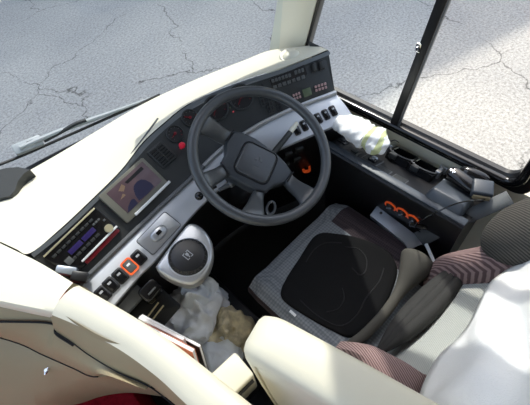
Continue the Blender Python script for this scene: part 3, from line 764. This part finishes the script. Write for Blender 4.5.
fcs = [f for f in mbg.f]
for k, f in enumerate(mbg.f):
    i = k % NU; u = -1 + 2*(i+.5)/NU; j = k // NU
    mbg.mi[k] = 1 if u > .62 and j > 3 else 0
cushion = mbg.build('seat_cushion', ['seatg', 'seatm'], seat, weld=False)
mbs.build('cushion_border', 'seatm', seat)
# black insert lying over the cushion
io = [(282, 287), (289, 274), (299, 259), (309, 243), (315, 236), (323, 233), (335, 234), (352, 236.5), (372, 243), (388, 252), (395, 262), (397, 275), (388, 300), (372, 325), (352, 338), (330, 330), (305, 316), (287, 304), (281, 296)]
io = cat(io + [io[0]], 76)[:-1]
ctr = (340, 284)
rows = []
for s, e in ((1.0, .001), (.985, .008), (.95, .013), (.85, .015), (.7, .015), (.5, .015), (.3, .015), (.1, .015)):
    r_ = []
    for x, y in io:
        p, n = hit(BC, ctr[0]+(x-ctr[0])*s, ctr[1]+(y-ctr[1])*s); r_.append(p + V((0, 0, e)))
    rows.append(r_)
mb = MB(); mb.grid(rows, cu=True); mb.add(rows[-1], [tuple(range(len(io)))]); ins = mb.build('seat_insert', 'seatk', seat, label='black padded insert', ang=60); BI = mb.bvh()
def seam(pts, r=.0022, par_=None, e=.0005, m='line'):
    mb = MB(); mb.tube([hit(BI, *q)[0]+V((0, 0, e)) for q in cat(pts, 24)], r, 6); mb.build('stitching', m, par_ or ins)
seam([(352, 268), (360, 275), (366, 270), (366, 258), (358, 249), (345, 247)])
seam([(327, 312), (338, 309), (344, 299), (342, 288)])
seam([(300, 300), (318, 316), (340, 326), (356, 316), (366, 298), (379, 282), (384, 268)])
seam([(306, 262), (314, 250), (326, 243), (342, 243)])
T = sframe(BC, 293, 313.5, P(299, 319, .47)-P(288, 309, .47), .004)
mb = MB(); mb.box(T, .026, .009, .002, .0005); mb.build('care_tag', 'whitep', seat, label='small white sewn tag')
mb = MB(); mb.box(TR(0, -.36, .30), .36, .36, .14, .03); mb.build('seat_base', 'black', seat)
mb = MB(); mb.box(TR(0, -.36, .12), .30, .30, .24, .02); mb.build('pedestal', 'black', seat)
# backrest
RC = math.atan(.55); BU = V((0, -math.sin(RC), math.cos(RC))); BN = V((0, math.cos(RC), math.sin(RC))); BO = V((0.0, -.565, .46))
def bp_(x, s, e=0.): 
    dep = .020*(1-(abs(x)/.17)**2) if abs(x) < .17 else 0
    return BO + X1*x + BU*s + BN*(e - .015 + dep*.0 - .012*math.cos(x/.17*PI/2 if abs(x) < .17 else PI/2))
mb = MB()
xs = [-.175+.35*i/24 for i in range(25)]; ss = [.78*j/24 for j in range(25)]
mb.grid([[bp_(x, s, .012*math.sin(PI*min(1, s/.35))) for x in xs] for s in ss]); mb.build('backrest', 'seatc', seat, weld=False); BB = mb.bvh()
mb = MB(); T = frame(BO + BU*.40 - BN*.085, X1, BN); mb.box(T, .50, .86, .11, .04, 4); mb.build('backrest_shell', 'seatm', seat)
def bolster(sgn):
    rows = []
    for j in range(26):
        s = -.02 + (.30 if sgn < 0 else .52)*j/25; wv = (.12 if sgn < 0 else .06)*(1-abs(2*j/25-1)**4)
        ring_ = []
        for k in range(14):
            g = 2*PI*k/14; ring_.append(BO + X1*(sgn*(.218) +  (.056 + 0)*math.cos(g)) + BU*(s) + BN*(.0 + (.012+wv)*math.sin(g)))
        rows.append(ring_)
    mb = MB(); mb.grid(rows, cu=True); mb.add(rows[0], [tuple(range(14))]); mb.add(rows[-1], [tuple(range(14))])
    for k in range(len(mb.f)):
        s = (k//14)/25; mb.mi[k] = 1 if (sgn > 0 and s > .78) else 0
    mb.build('side_bolster', ['pink', 'ribs'], seat, label='pinkish ribbed side bolster')
bolster(-1); bolster(1)
wc_ = P(545, 232, .85); mb = MB(); mb.ell(frame(wc_, X1, BN), .105, .17, .085, .9, .9, 36, 20); mb.build('upper_wing', 'ribs', seat, label='dark ribbed knit wing of the backrest')
# white cloth over the upper backrest
def white_pt(px, py, e): 
    return PP(px, py, BO + BN*e, BN)
edge = [(540, 256), (516, 266), (500, 276), (490, 285), (480, 303), (469, 325), (454, 341), (440, 354), (430, 370), (420, 392), (415, 420)]
far_ = [(600, 290), (592, 300), (585, 315), (580, 330), (575, 350), (568, 370), (560, 385), (550, 400), (540, 420), (520, 440), (500, 470)]
e_ = cat(edge, 40); f_ = cat(far_, 40); rows = []
for j in range(20):
    t = j/19; r_ = []
    for i, (a, b) in enumerate(zip(e_, f_)):
        q = lerp(a, b, t); p = white_pt(*q, .03)
        fold = .012*math.sin(9*t + 2.2*math.sin(i*.16)) + .010*noise.noise(p*14) + .012
        r_.append(p + BN*(fold*min(1, t*5+.15)))
    rows.append(r_)
mb = MB(); mb.grid(rows); mb.add
wc = mb.build('white_seat_cover', 'white', None, weld=False, solid=.004); tag(wc, 'white cotton cover draped over the upper backrest of the driver seat', 'seat cover')

# lumbar cushion, long and crescent-shaped, leaning on the backrest
c0, c1 = P(374, 357, .56), P(475, 256, .60)
ax = (c1-c0).normalized(); L = (c1-c0).length; upc = (V((0, -.30, .95)) - ax*ax.dot(V((0, -.30, .95)))).normalized(); fr = upc.cross(ax)
if fr.y < 0: fr = -fr
lum = thing('lumbar_cushion', 'long black grooved lumbar cushion leaning against the pale backrest', 'cushion', (c0+c1)/2)
nf = V((0, .55, .84)); nf = (nf - ax*ax.dot(nf)).normalized(); hf = ax.cross(nf)
if hf.z < 0: hf = -hf
rows = []; NL = 44
for i in range(NL+1):
    t = i/NL; w = max(.004, .048*(1-abs(2*t-1)**2.2)); c = c0.lerp(c1, t) 
    ring_ = []
    for k in range(32):
        g = 2*PI*k/32; cx, cy = math.cos(g), math.sin(g)
        groove = 1 - (.34*math.exp(-((cx+.25)/.12)**2) + .30*math.exp(-((cx-.35)/.12)**2))*(cy > 0)
        ring_.append(c + hf*(w*cx) + nf*(max(.003, .028*(1-abs(2*t-1)**3))*math.copysign(abs(cy)**.7, cy)*groove))
    rows.append(ring_)
mb = MB(); mb.grid(rows, cu=True); mb.build('pad', 'cover', lum, ang=60)
mb = MB(); mb.tube([c0.lerp(c1, i/NL) - hf*max(.004, .048*(1-abs(2*i/NL-1)**2.2)) for i in range(NL+1)], .004, 8); mb.build('piping', 'rimg', lum)
# soft roll lying along the back of the seat cushion
pts = [P(*q) for q in cat([(340, 351, .475), (362, 337, .48), (385, 313, .49), (402, 288, .50), (414, 268, .515), (420, 256, .52)], 30)]
rs = [.010+.008*min(1, i/4)+.046*sx(.50, .92, i/29) for i in range(30)]
for i, f in ((27, .93), (28, .75), (29, .35)): rs[i] *= f
mb = MB(); mb.tube(pts, rs, 20, flat=.8); tag(mb.build('cushion_roll', 'taupe'), 'taupe rounded cushion roll in front of the black lumbar cushion', 'cushion')

# metal plate and belt at the right side of the seat
pl = thing('seat_bracket', 'blue-grey metal plate beside the right edge of the seat cushion', 'bracket', P(395, 228, .5))
a, b, c, d = P(377, 206, .50), P(424, 241, .50), P(370, 215, .49), P(410, 247, .49)
mb = MB(); nrm = (b-a).cross(c-a).normalized()
if nrm.z < 0: nrm = -nrm
rows = []
for t in (0, .05, .5, .85, 1.):
    p, q = a.lerp(b, t), c.lerp(d, t); sag = V((0, 0, -.02 if t == 1 else 0))
    rows.append([p+sag-nrm*.02, p+sag, q+sag, q+sag-nrm*.03])
mb.grid(rows); mb.add(rows[0], [(0, 1, 2, 3)]); mb.build('plate', 'plate', pl)
T = frame(P(380, 218, .497), (b-a), nrm)
mb = MB(); mb.lathe(frame(P(381, 213, .497), (b-a), nrm), [(.006, 0), (.005, .003), (0, .004)], 14); mb.build('bolt', 'dark', pl)
def ribbon(pts, half, th, name, m, parent=None):
    mb = MB(); rows = []
    n = len(pts)
    for i in range(n):
        t = (pts[min(i+1, n-1)]-pts[max(i-1, 0)]).normalized(); h = half[i] if isinstance(half[i], Vector) else half[i]
        rows.append([pts[i]-h, pts[i]+h, pts[i]+h+V((0, 0, -th)), pts[i]-h+V((0, 0, -th))])
    mb.grid(rows, cu=True); mb.add(rows[0], [(0, 1, 2, 3)]); mb.add(rows[-1], [(0, 1, 2, 3)])
    return mb.build(name, m, parent)
bt = thing('seat_belt', 'grey seat belt strap running from the seat plate to the side wall', 'seat belt', P(425, 240, .49))
up_ = [P(*q) for q in ((414, 233, .52), (440, 220, .59), (472, 207, .665), (506, 191, .69))]
dn_ = [P(*q) for q in ((424, 246, .51), (449, 233, .575), (480, 219, .65), (514, 204, .68))]
mb = MB(); mb.grid([up_, dn_]); mb.build('strap', 'webb', bt, solid=.003, weld=False)
q0, q1 = P(426, 244, .52), P(434, 262, .53)
mb = MB(); mb.tube([q0, q1], .006, 8, flat=.5); mb.build('belt_tongue', 'whitep', bt, label='bright metal belt tongue')
# second seat belt anchor: black clutter behind the plate
# ================================================================== SIDE CONSOLE
sc = thing('side_console', 'charcoal side console with switches and three orange-ringed dials below the side window', 'console', (.42, -.35, .0))
XA, XB, ZA, ZB = .292, .547, .672, .570
prof = [(XA+.05, .02), (XA+.03, .42), (XA-.006, .640), (XA, .664), (XA+.012, ZA), (XB, ZB), (XB, .02)]
rows = [[V((x, y, z)) for x, z in prof] for y in (.0, -.1, -.2, -.3, -.4, -.56)]
sm = MB(); sm.grid(rows, cu=True); sm.add(rows[0], [tuple(range(len(prof)))]); sm.add(rows[-1], [tuple(range(len(prof)))])
BODY = sm.build('console_body', 'black', sc); BSC = sm.bvh()
YM = V((0, -1, 0))
mb = MB(); mb.box(TR(XA+.02, -.28, ZA+.001), .030, .56, .012, .005); mb.build('edge_roll', 'bluegrey', sc)
# dials
for i, (x, y) in enumerate([(391, 205.5), (402.7, 211.7), (413.6, 218.6)]):
    p, n = hit(BSC, x, y); T = frame(p, YM, n)
    mb = MB(); mb.lathe(T, [(.0235, -.002), (.0235, .003), (.017, .004), (.016, -.001)], 28); 
    dl = MB(); a_, b_ = [], []
    for k in range(25):
        g = math.radians(-35 + 250*k/24); a_.append(T @ V((.0235*math.cos(g), .0235*math.sin(g), .005))); b_.append(T @ V((.0175*math.cos(g), .0175*math.sin(g), .006)))
    d_ = mb.build('dial', 'black', sc)
    dl.grid([[q-n*.004 for q in a_], a_, b_, [q-n*.004 for q in b_]]); dl.build('dial_ring', 'orange', d_, label='orange scale ring')
    mb = MB(); mb.lathe(T, [(.015, 0), (.014, .010), (.012, .013), (0, .013)], 24); mb.box(T @ RZ(.6+.3*i) @ TR(0, 0, .014), .022, .005, .006, .0015, k=1); mb.build('dial_knob', ['black', 'plate'], d_)
# flush switch pads on top
def padT(x, y, w, h, name, m, z0=-.002, z1=.004, r=.004, parent=None, bev=.001):
    p, n = hit(BSC, x, y); T = frame(p, YM, n)
    mb = MB(); mb.prism(T, rrect(w, h, r), z0, z1, bev); return mb.build(name, m, parent or sc), T
for x, y in ((343, 141), (354, 152.5)):
    o, T = padT(x, y, .050, .046, 'switch_plate', 'black'); mb = MB(); mb.prism(T, rrect(.026, .022, .004), .003, .009, .002); mb.build('button', 'dark', o)
o, T = padT(372.5, 160, .068, .062, 'switch_plate', 'rimg', -.002, .003)
mb = MB(); mb.prism(T, rrect(.060, .054, .003), .002, .004); mb.build('plate_inset', 'black', o)
mb = MB(); mb.prism(T @ TR(.004, -.012, 0), rrect(.032, .022, .006), .003, .012, .003); mb.box(T @ TR(.004, -.012, .0125), .012, .007, .001, k=1); mb.build('button', ['gloss', 'greyl'], o)
mb = MB(); mb.ell(T @ TR(.0, .014, .004), .013, .010, .007); mb.build('button', 'plate', o)
for x, y in ((383.5, 170.5), (399.5, 179.5)):
    o, T = padT(x, y, .052, .046, 'flap', 'rimg', -.002, .002); mb = MB(); mb.prism(T, rrect(.046, .040, .003), .001, .004, .001); mb.build('flap_lid', 'dark', o)
# hooded black trays with metal clips
for k, (x, y) in enumerate(((400, 160.5), (421.5, 173))):
    p, n = hit(BSC, x, y); T = frame(p + n*.004, YM, n)
    tr = thing('black_tray', ('open black tray nearer the white cloth on the side console', 'open black tray nearer the grey box on the side console')[k], 'tray', p)
    mb = MB(); w, h, H = .098, .080, .024
    a = rrect(w, h, .008); b = rrect(w*.88, h*.86, .006)
    mb.grid([[T @ V((q[0], q[1], -.004)) for q in a], [T @ V((q[0], q[1], H)) for q in a], [T @ V((q[0], q[1], H)) for q in b], [T @ V((q[0], q[1], .002)) for q in b]], cu=True)
    mb.add([T @ V((q[0], q[1], .002)) for q in b], [tuple(range(len(b)))])
    mb.build('tray_body', 'gloss', tr)
    mb = MB(); mb.box(T @ TR(-w*.36, .008, H+.002), .006, h*.7, .004, .001); mb.build('clip', 'chrome', tr)
    mb = MB(); mb.tube([T @ V((w*.5*math.cos(g), -h*.30*math.sin(g)-.01, H+.004)) for g in [PI*i/12 for i in range(13)]], .0022, 6); mb.build('wire_clip', 'rimg', tr)
    mb = MB(); mb.box(T @ TR(-.02, -h*.5, .018), .030, .016, .022, .004); mb.build('front_catch', 'dark', tr)
p, n = hit(BSC, 391, 149); mb = MB(); T = frame(p+n*.012, YM, n); mb.box(T, .020, .045, .026, .003); mb.tube([T @ V((-.012, -.02, .02)), T @ V((0, 0, .03)), T @ V((.012, .02, .02))], .003, 6)
tag(mb.build('chrome_catch', 'chrome'), 'small chrome catch between the white cloth and the black trays', 'catch')
p, n = hit(BSC, 437, 177); mb = MB(); T = frame(p+n*.030, YM, n); mb.box(T, .018, .06, .010, .003); mb.box(T @ TR(0, .03, -.008), .030, .014, .03, .003); mb.lathe(T @ TR(0, .0, .004), [(.007, 0), (.007, .01), (0, .012)], 10)
mb.box(T @ TR(0, 0, -.02), .014, .03, .04, .003)
tag(mb.build('metal_hinge', 'silverb'), 'bright metal hinge fitting between tray and blue-grey box', 'hinge')
# blue grey box
p, n = hit(BSC, 447, 203); T = frame(p, YM, n)
gb = thing('grey_box', 'blue-grey plastic box with sloped lid on the rear of the side console', 'box', p)
w, h, H = .125, .115, .045
mb = MB(); lo = rrect(w, h, .012); hi = rrect(w*.86, h*.86, .010)
mb.grid([[T @ V((q[0], q[1], -.004)) for q in lo], [T @ V((q[0], q[1], H*.55)) for q in lo], [T @ V((q[0], q[1]+.004, H)) for q in hi], [T @ V((q[0]*.92, q[1]*.92+.004, H+.003)) for q in hi]], cu=True)
mb.add([T @ V((q[0]*.92, q[1]*.92+.004, H+.003)) for q in hi], [tuple(range(len(hi)))]); mb.build('box_body', 'bluegrey', gb)
mb = MB(); mb.box(T @ TR(0, h*.44, H*.9), w*.9, .008, .01, .002); mb.build('lid_edge', 'plate', gb)
# handset and charger
q0, q1 = P(450, 171, .70), P(476, 190, .70); ex = (q1-q0)
hs = thing('radio_handset', 'black rounded handset lying behind the blue-grey box by the window', 'handset', (q0+q1)/2)
T = frame((q0+q1)/2, ex, V((-.3, 0, 1))); mb = MB(); mb.box(T, ex.length*1.05, .045, .034, .014, 4); mb.build('handset_body', 'gloss', hs)
for s in (-.42, -.33):
    mb = MB(); mb.lathe(T @ TR(ex.length*s, -.004, .016), [(.006, 0), (.005, .003), (0, .004)], 12); mb.build('screw', 'chrome', hs)
p = P(474, 176, .70); mb = MB(); T = frame(p, V((.1, -1, 0)), V((-.4, 0, 1))); mb.ell(T, .05, .022, .022, .8, .8); mb.box(T @ TR(.01, -.012, .012), .05, .006, .006, .002, k=1)
tag(mb.build('microphone', ['gloss', 'red']), 'black hand microphone with dark red edge against the window rail', 'microphone')
p = P(482, 189, .71)
ch = thing('charger_box', 'small blue-black charger box with a thin cable at the rear of the console', 'charger', p)
T = frame(p, V((.45, -.9, .0)), V((-.2, .1, 1))); mb = MB(); mb.box(T, .062, .056, .034, .007, 3); mb.build('charger_body', 'bluegrey', ch)
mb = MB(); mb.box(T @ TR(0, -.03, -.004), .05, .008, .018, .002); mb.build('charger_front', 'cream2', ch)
cab_ = [(491, 197, .69), (485, 199.5, .70), (471, 200.5, .735), (455, 204, .74), (440, 210.5, .72), (431, 215, .70), (422, 220, .68), (415, 226, .60), (420, 232, .56)]
mb = MB(); mb.tube([P(*q) for q in cat(cab_, 50)], .0022, 6); tag(mb.build('charger_cable', 'gloss'), 'thin black cable trailing over the blue-grey box toward the dials', 'cable')
for k, q in enumerate(((427, 218, .60), (418, 226, .57))):
    p = P(*q); mb = MB(); mb.box(frame(p, V((.5, -1, 0)), V((-.5, 0, 1))), .06, .016, .014, .004); tag(mb.build('belt_buckle', 'gloss'), ('black buckle piece above the seat plate near the rightmost dial', 'black buckle piece at the end of the thin cable')[k], 'buckle')

# white cloth on the front of the side console
def cloth_lump(path, rads, flat, amp, freq, seg=40, seed=0, close=True, k=0, mb=None, nn=46):
    mb = mb or MB(); pts = [V(q) for q in cat([tuple(p) for p in path], nn)]; rs = cat([(r,) for r in rads], nn); rows = []
    for i, p in enumerate(pts):
        t = (pts[min(i+1, nn-1)]-pts[max(i-1, 0)]).normalized(); w = t.cross(V((0, 0, 1))).normalized(); u = w.cross(t)
        r_ = []
        for j in range(seg):
            g = 2*PI*j/seg; d = w*math.cos(g)+u*math.sin(g)*flat; q = p + d*rs[i][0]
            nz = noise.noise(q*freq+V((seed, 0, 0)))*.65 + noise.noise(q*freq*2.3+V((0, seed, 0)))*.35 + .35*(1-2*abs(noise.noise(q*freq*1.3+V((seed*2, 3, 1)))))
            r_.append(q + d*(amp*nz*min(1, rs[i][0]/.02)))
        rows.append(r_)
    mb.grid(rows, cu=True, k=k); mb.add(rows[0], [tuple(range(seg))], k); mb.add(rows[-1], [tuple(range(seg))], k)
    return mb, rows
zc = .725
pA = [P(*q) for q in ((337, 122, zc+.01), (348, 127, zc+.01), (360, 133, zc), (368, 137, zc))]
pB = [P(*q) for q in ((366, 136, zc), (373, 139, zc), (379, 142, zc), (383, 144, zc-.01))]
tw = thing('crumpled_cloth', 'crumpled white cloth with yellow-green edge lying at the front of side console', 'cloth', P(358, 135, .68))
mb, _ = cloth_lump(pA, [.022, .045, .052, .046], .7, .020, 20, seed=1); mb.build('cloth_body', 'white', tw, ang=70)
mb, _ = cloth_lump(pB, [.042, .050, .047, .034], .75, .016, 26, seed=5)
for k, f in enumerate(mb.f):
    c = sum((mb.v[i] for i in f), V())/len(f); mb.mi[k] = 1 if math.sin((c - pB[0]).dot((pB[3]-pB[0]).normalized())*130 + 1.6*noise.noise(c*22)) > .45 else 0
mb.build('cloth_cuff', ['white', 'lime'], tw, ang=70, label='yellow-green banded cuff')

# ================================================================== FOOTWELL RAGS
def heap(name, label, px, py, zb, rx, ry, rz, m, seed, amp=.05, rot=0., freq=13):
    T = frame(P(px, py, zb), V((math.cos(rot), math.sin(rot), 0)), V((0, 0, 1))); mb = MB(); nu, nv = 84, 36; vs = []
    for i in range(nv+1):
        a = PI/2*i/nv
        for j in range(nu):
            g = 2*PI*j/nu; d = V((math.cos(g)*math.cos(a)*rx, math.sin(g)*math.cos(a)*ry, math.sin(a)*rz)); q = d + V((seed*3.1, seed, 0))
            nz = (1-2*abs(noise.noise(q*freq))) * .6 + (1-2*abs(noise.noise(q*freq*2.2+V((5, 1, 2)))))*.3 + .4*noise.noise(q*freq*.6)
            f = 1 + amp/rx*nz; dd = d*f; dd.z = max(0, dd.z + amp*.6*nz*math.sin(a)); vs.append(dd)
    mb.grid([[T @ vs[i*nu+j] for j in range(nu)] for i in range(nv+1)], cu=True)
    mb.add([T @ V((v.x, v.y, 0)) for v in vs[:nu]], [tuple(range(nu))])
    o = mb.build(name, m, None, ang=75); return tag(o, label, 'rag')
mb = MB(); mb.box(TR(-.40, -.06, .12), .28, .46, .24, .02); tag(mb.build('floor_ledge', 'black'), 'low black ledge in the footwell holding the rags', 'ledge')
heap('cleaning_rag', 'large crumpled grey-white rag in the footwell under the parking brake', 194, 325, .24, .135, .115, .13, 'rag', 1, .05, .5)
heap('cleaning_rag', 'pale blue-white rag end sticking up at the top of the rag heap', 206, 306, .24, .065, .06, .16, 'ragb', 2, .04, .2, 12)
heap('cleaning_rag', 'brown-stained cotton glove beside the grey-white rag', 229, 333, .24, .065, .075, .08, 'brownrag', 3, .035, .9, 14)
heap('cleaning_rag', 'pale rag lowest of the heap beside the storage box', 221, 356, .24, .085, .07, .06, 'ragb', 4, .03, .2, 12)

# ================================================================== WIPER
wp = thing('windscreen_wiper', 'grey windscreen wiper lying along the base of the windscreen outside', 'wiper', P(30, 146, .75)+V((0, .05, 0)))
def out_(x, y, e):               # point on the windscreen's outer side seen at a pixel
    d = ray(x, y); t = .2
    for _ in range(60):
        q = CP + d*t; f = q.y - ws(q.x, q.z).y - e
        t -= f/ (d.y + .0) * .8
    return CP + d*t
mb = MB(); mb.tube([out_(*q, .035) for q in cat([(20, 148), (60, 131), (110, 113), (159, 95)], 20)], [.010]*12+[.009, .008, .007, .006, .006, .005, .005, .004], 8); mb.build('wiper_arm', 'wiperm', wp)
mb = MB(); mb.tube([out_(*q, .03) for q in cat([(-20, 172), (20, 156.5), (60, 139), (110, 117), (160, 94.5)], 24)], .006, 8); mb.build('wiper_blade', 'black', wp)
mb = MB(); mb.tube([out_(*q, .03) for q in cat([(44, 141), (60, 132.5), (75, 124), (86, 120)], 12)], .008, 8); mb.build('blade_holder', 'dark', wp)
q0, q1 = out_(14, 151, .045), out_(42, 140, .045); T = frame((q0+q1)/2, q1-q0, V((0, -.6, .8)))
mb = MB(); mb.box(T, (q1-q0).length, .045, .03, .006); hd = mb.build('arm_head', 'wiperm', wp)
mb = MB(); mb.box(T @ TR(.012, 0, .012), .028, .022, .012, .003); mb.build('head_recess', 'dark', hd)
p = hit(BV_TOP, 17, 184)[0]
mk = thing('dash_bracket', 'dark pointed bracket on the cream dashboard at the left edge below the wiper', 'bracket', p)
mb = MB(); T = frame(p+V((0, 0, .004)), V((1, .1, 0)), V((0, 0, 1)))
q = [P(x, y, .80) for x, y in ((-10, 172), (6, 168), (18, 167), (30, 169.5), (23.5, 174), (18, 181), (15, 190), (10, 196), (-10, 200))]
n_ = len(q); mb.add(q + [v+V((0, 0, -.06)) for v in q], [tuple(range(n_))] + [(i, (i+1) % n_, n_+(i+1) % n_, n_+i) for i in range(n_)]); mb.build('bracket_plate', 'dark', mk)

# ================================================================== LIGHT
sun_az, sun_el = math.radians(45), math.radians(51)      # azimuth from +Y toward +X
sd = V((math.sin(sun_az)*math.cos(sun_el), math.cos(sun_az)*math.cos(sun_el), math.sin(sun_el)))
ld = bpy.data.lights.new('sun', 'SUN'); ld.energy = 4.0; ld.angle = math.radians(.8); ld.color = (1, .95, .86)
lo = bpy.data.objects.new('sun', ld); COL.objects.link(lo); lo.rotation_euler = sd.to_track_quat('Z', 'Y').to_euler(); lo.location = sd*20
# visor added out of view inside the windscreen, shaped to shade the right dashboard
mb = MB()
VX0, VX1, VZ0, VZ1 = -.02, .50, 1.12, 1.66
rows = [[ws(x, z)+V((0, -.05, 0)) for x in [VX0+(VX1-VX0)*j/10 for j in range(11)]] for z in (VZ1, (VZ0+VZ1)/2, VZ0)]
for j in range(11): rows[2][j].z = 1.20 - .13*j/10
mb.grid(rows); bl = thing('added_visor', 'added brown visor out of view inside the windscreen, shading the dashboard', 'visor', ws(.28, VZ1))
mb.build('visor_panel', 'blind', bl, solid=.004, weld=False)
mb = MB(); mb.tube([ws(x, VZ1)+V((0, -.05, 0)) for x in (VX0, .35, VX1+.02)], .008, 8); mb.build('visor_bar', 'rimg', bl)

w = bpy.data.worlds.new('world'); SC.world = w; w.use_nodes = True; nt = w.node_tree
sky = nt.nodes.new('ShaderNodeTexSky'); sky.sky_type = 'NISHITA'; sky.sun_disc = False; sky.sun_elevation = sun_el; sky.sun_rotation = sun_az
sky.air_density = 1.2; sky.dust_density = 2.5
bg = nt.nodes['Background']; bg.inputs['Strength'].default_value = .40
hs_ = nt.nodes.new('ShaderNodeHueSaturation'); hs_.inputs['Saturation'].default_value = .72
nt.links.new(sky.outputs[0], hs_.inputs['Color']); nt.links.new(hs_.outputs[0], bg.inputs['Color'])
SC.view_settings.view_transform = 'Standard'; SC.view_settings.look = 'None'; SC.view_settings.exposure = 0.0; SC.view_settings.gamma = 1.0
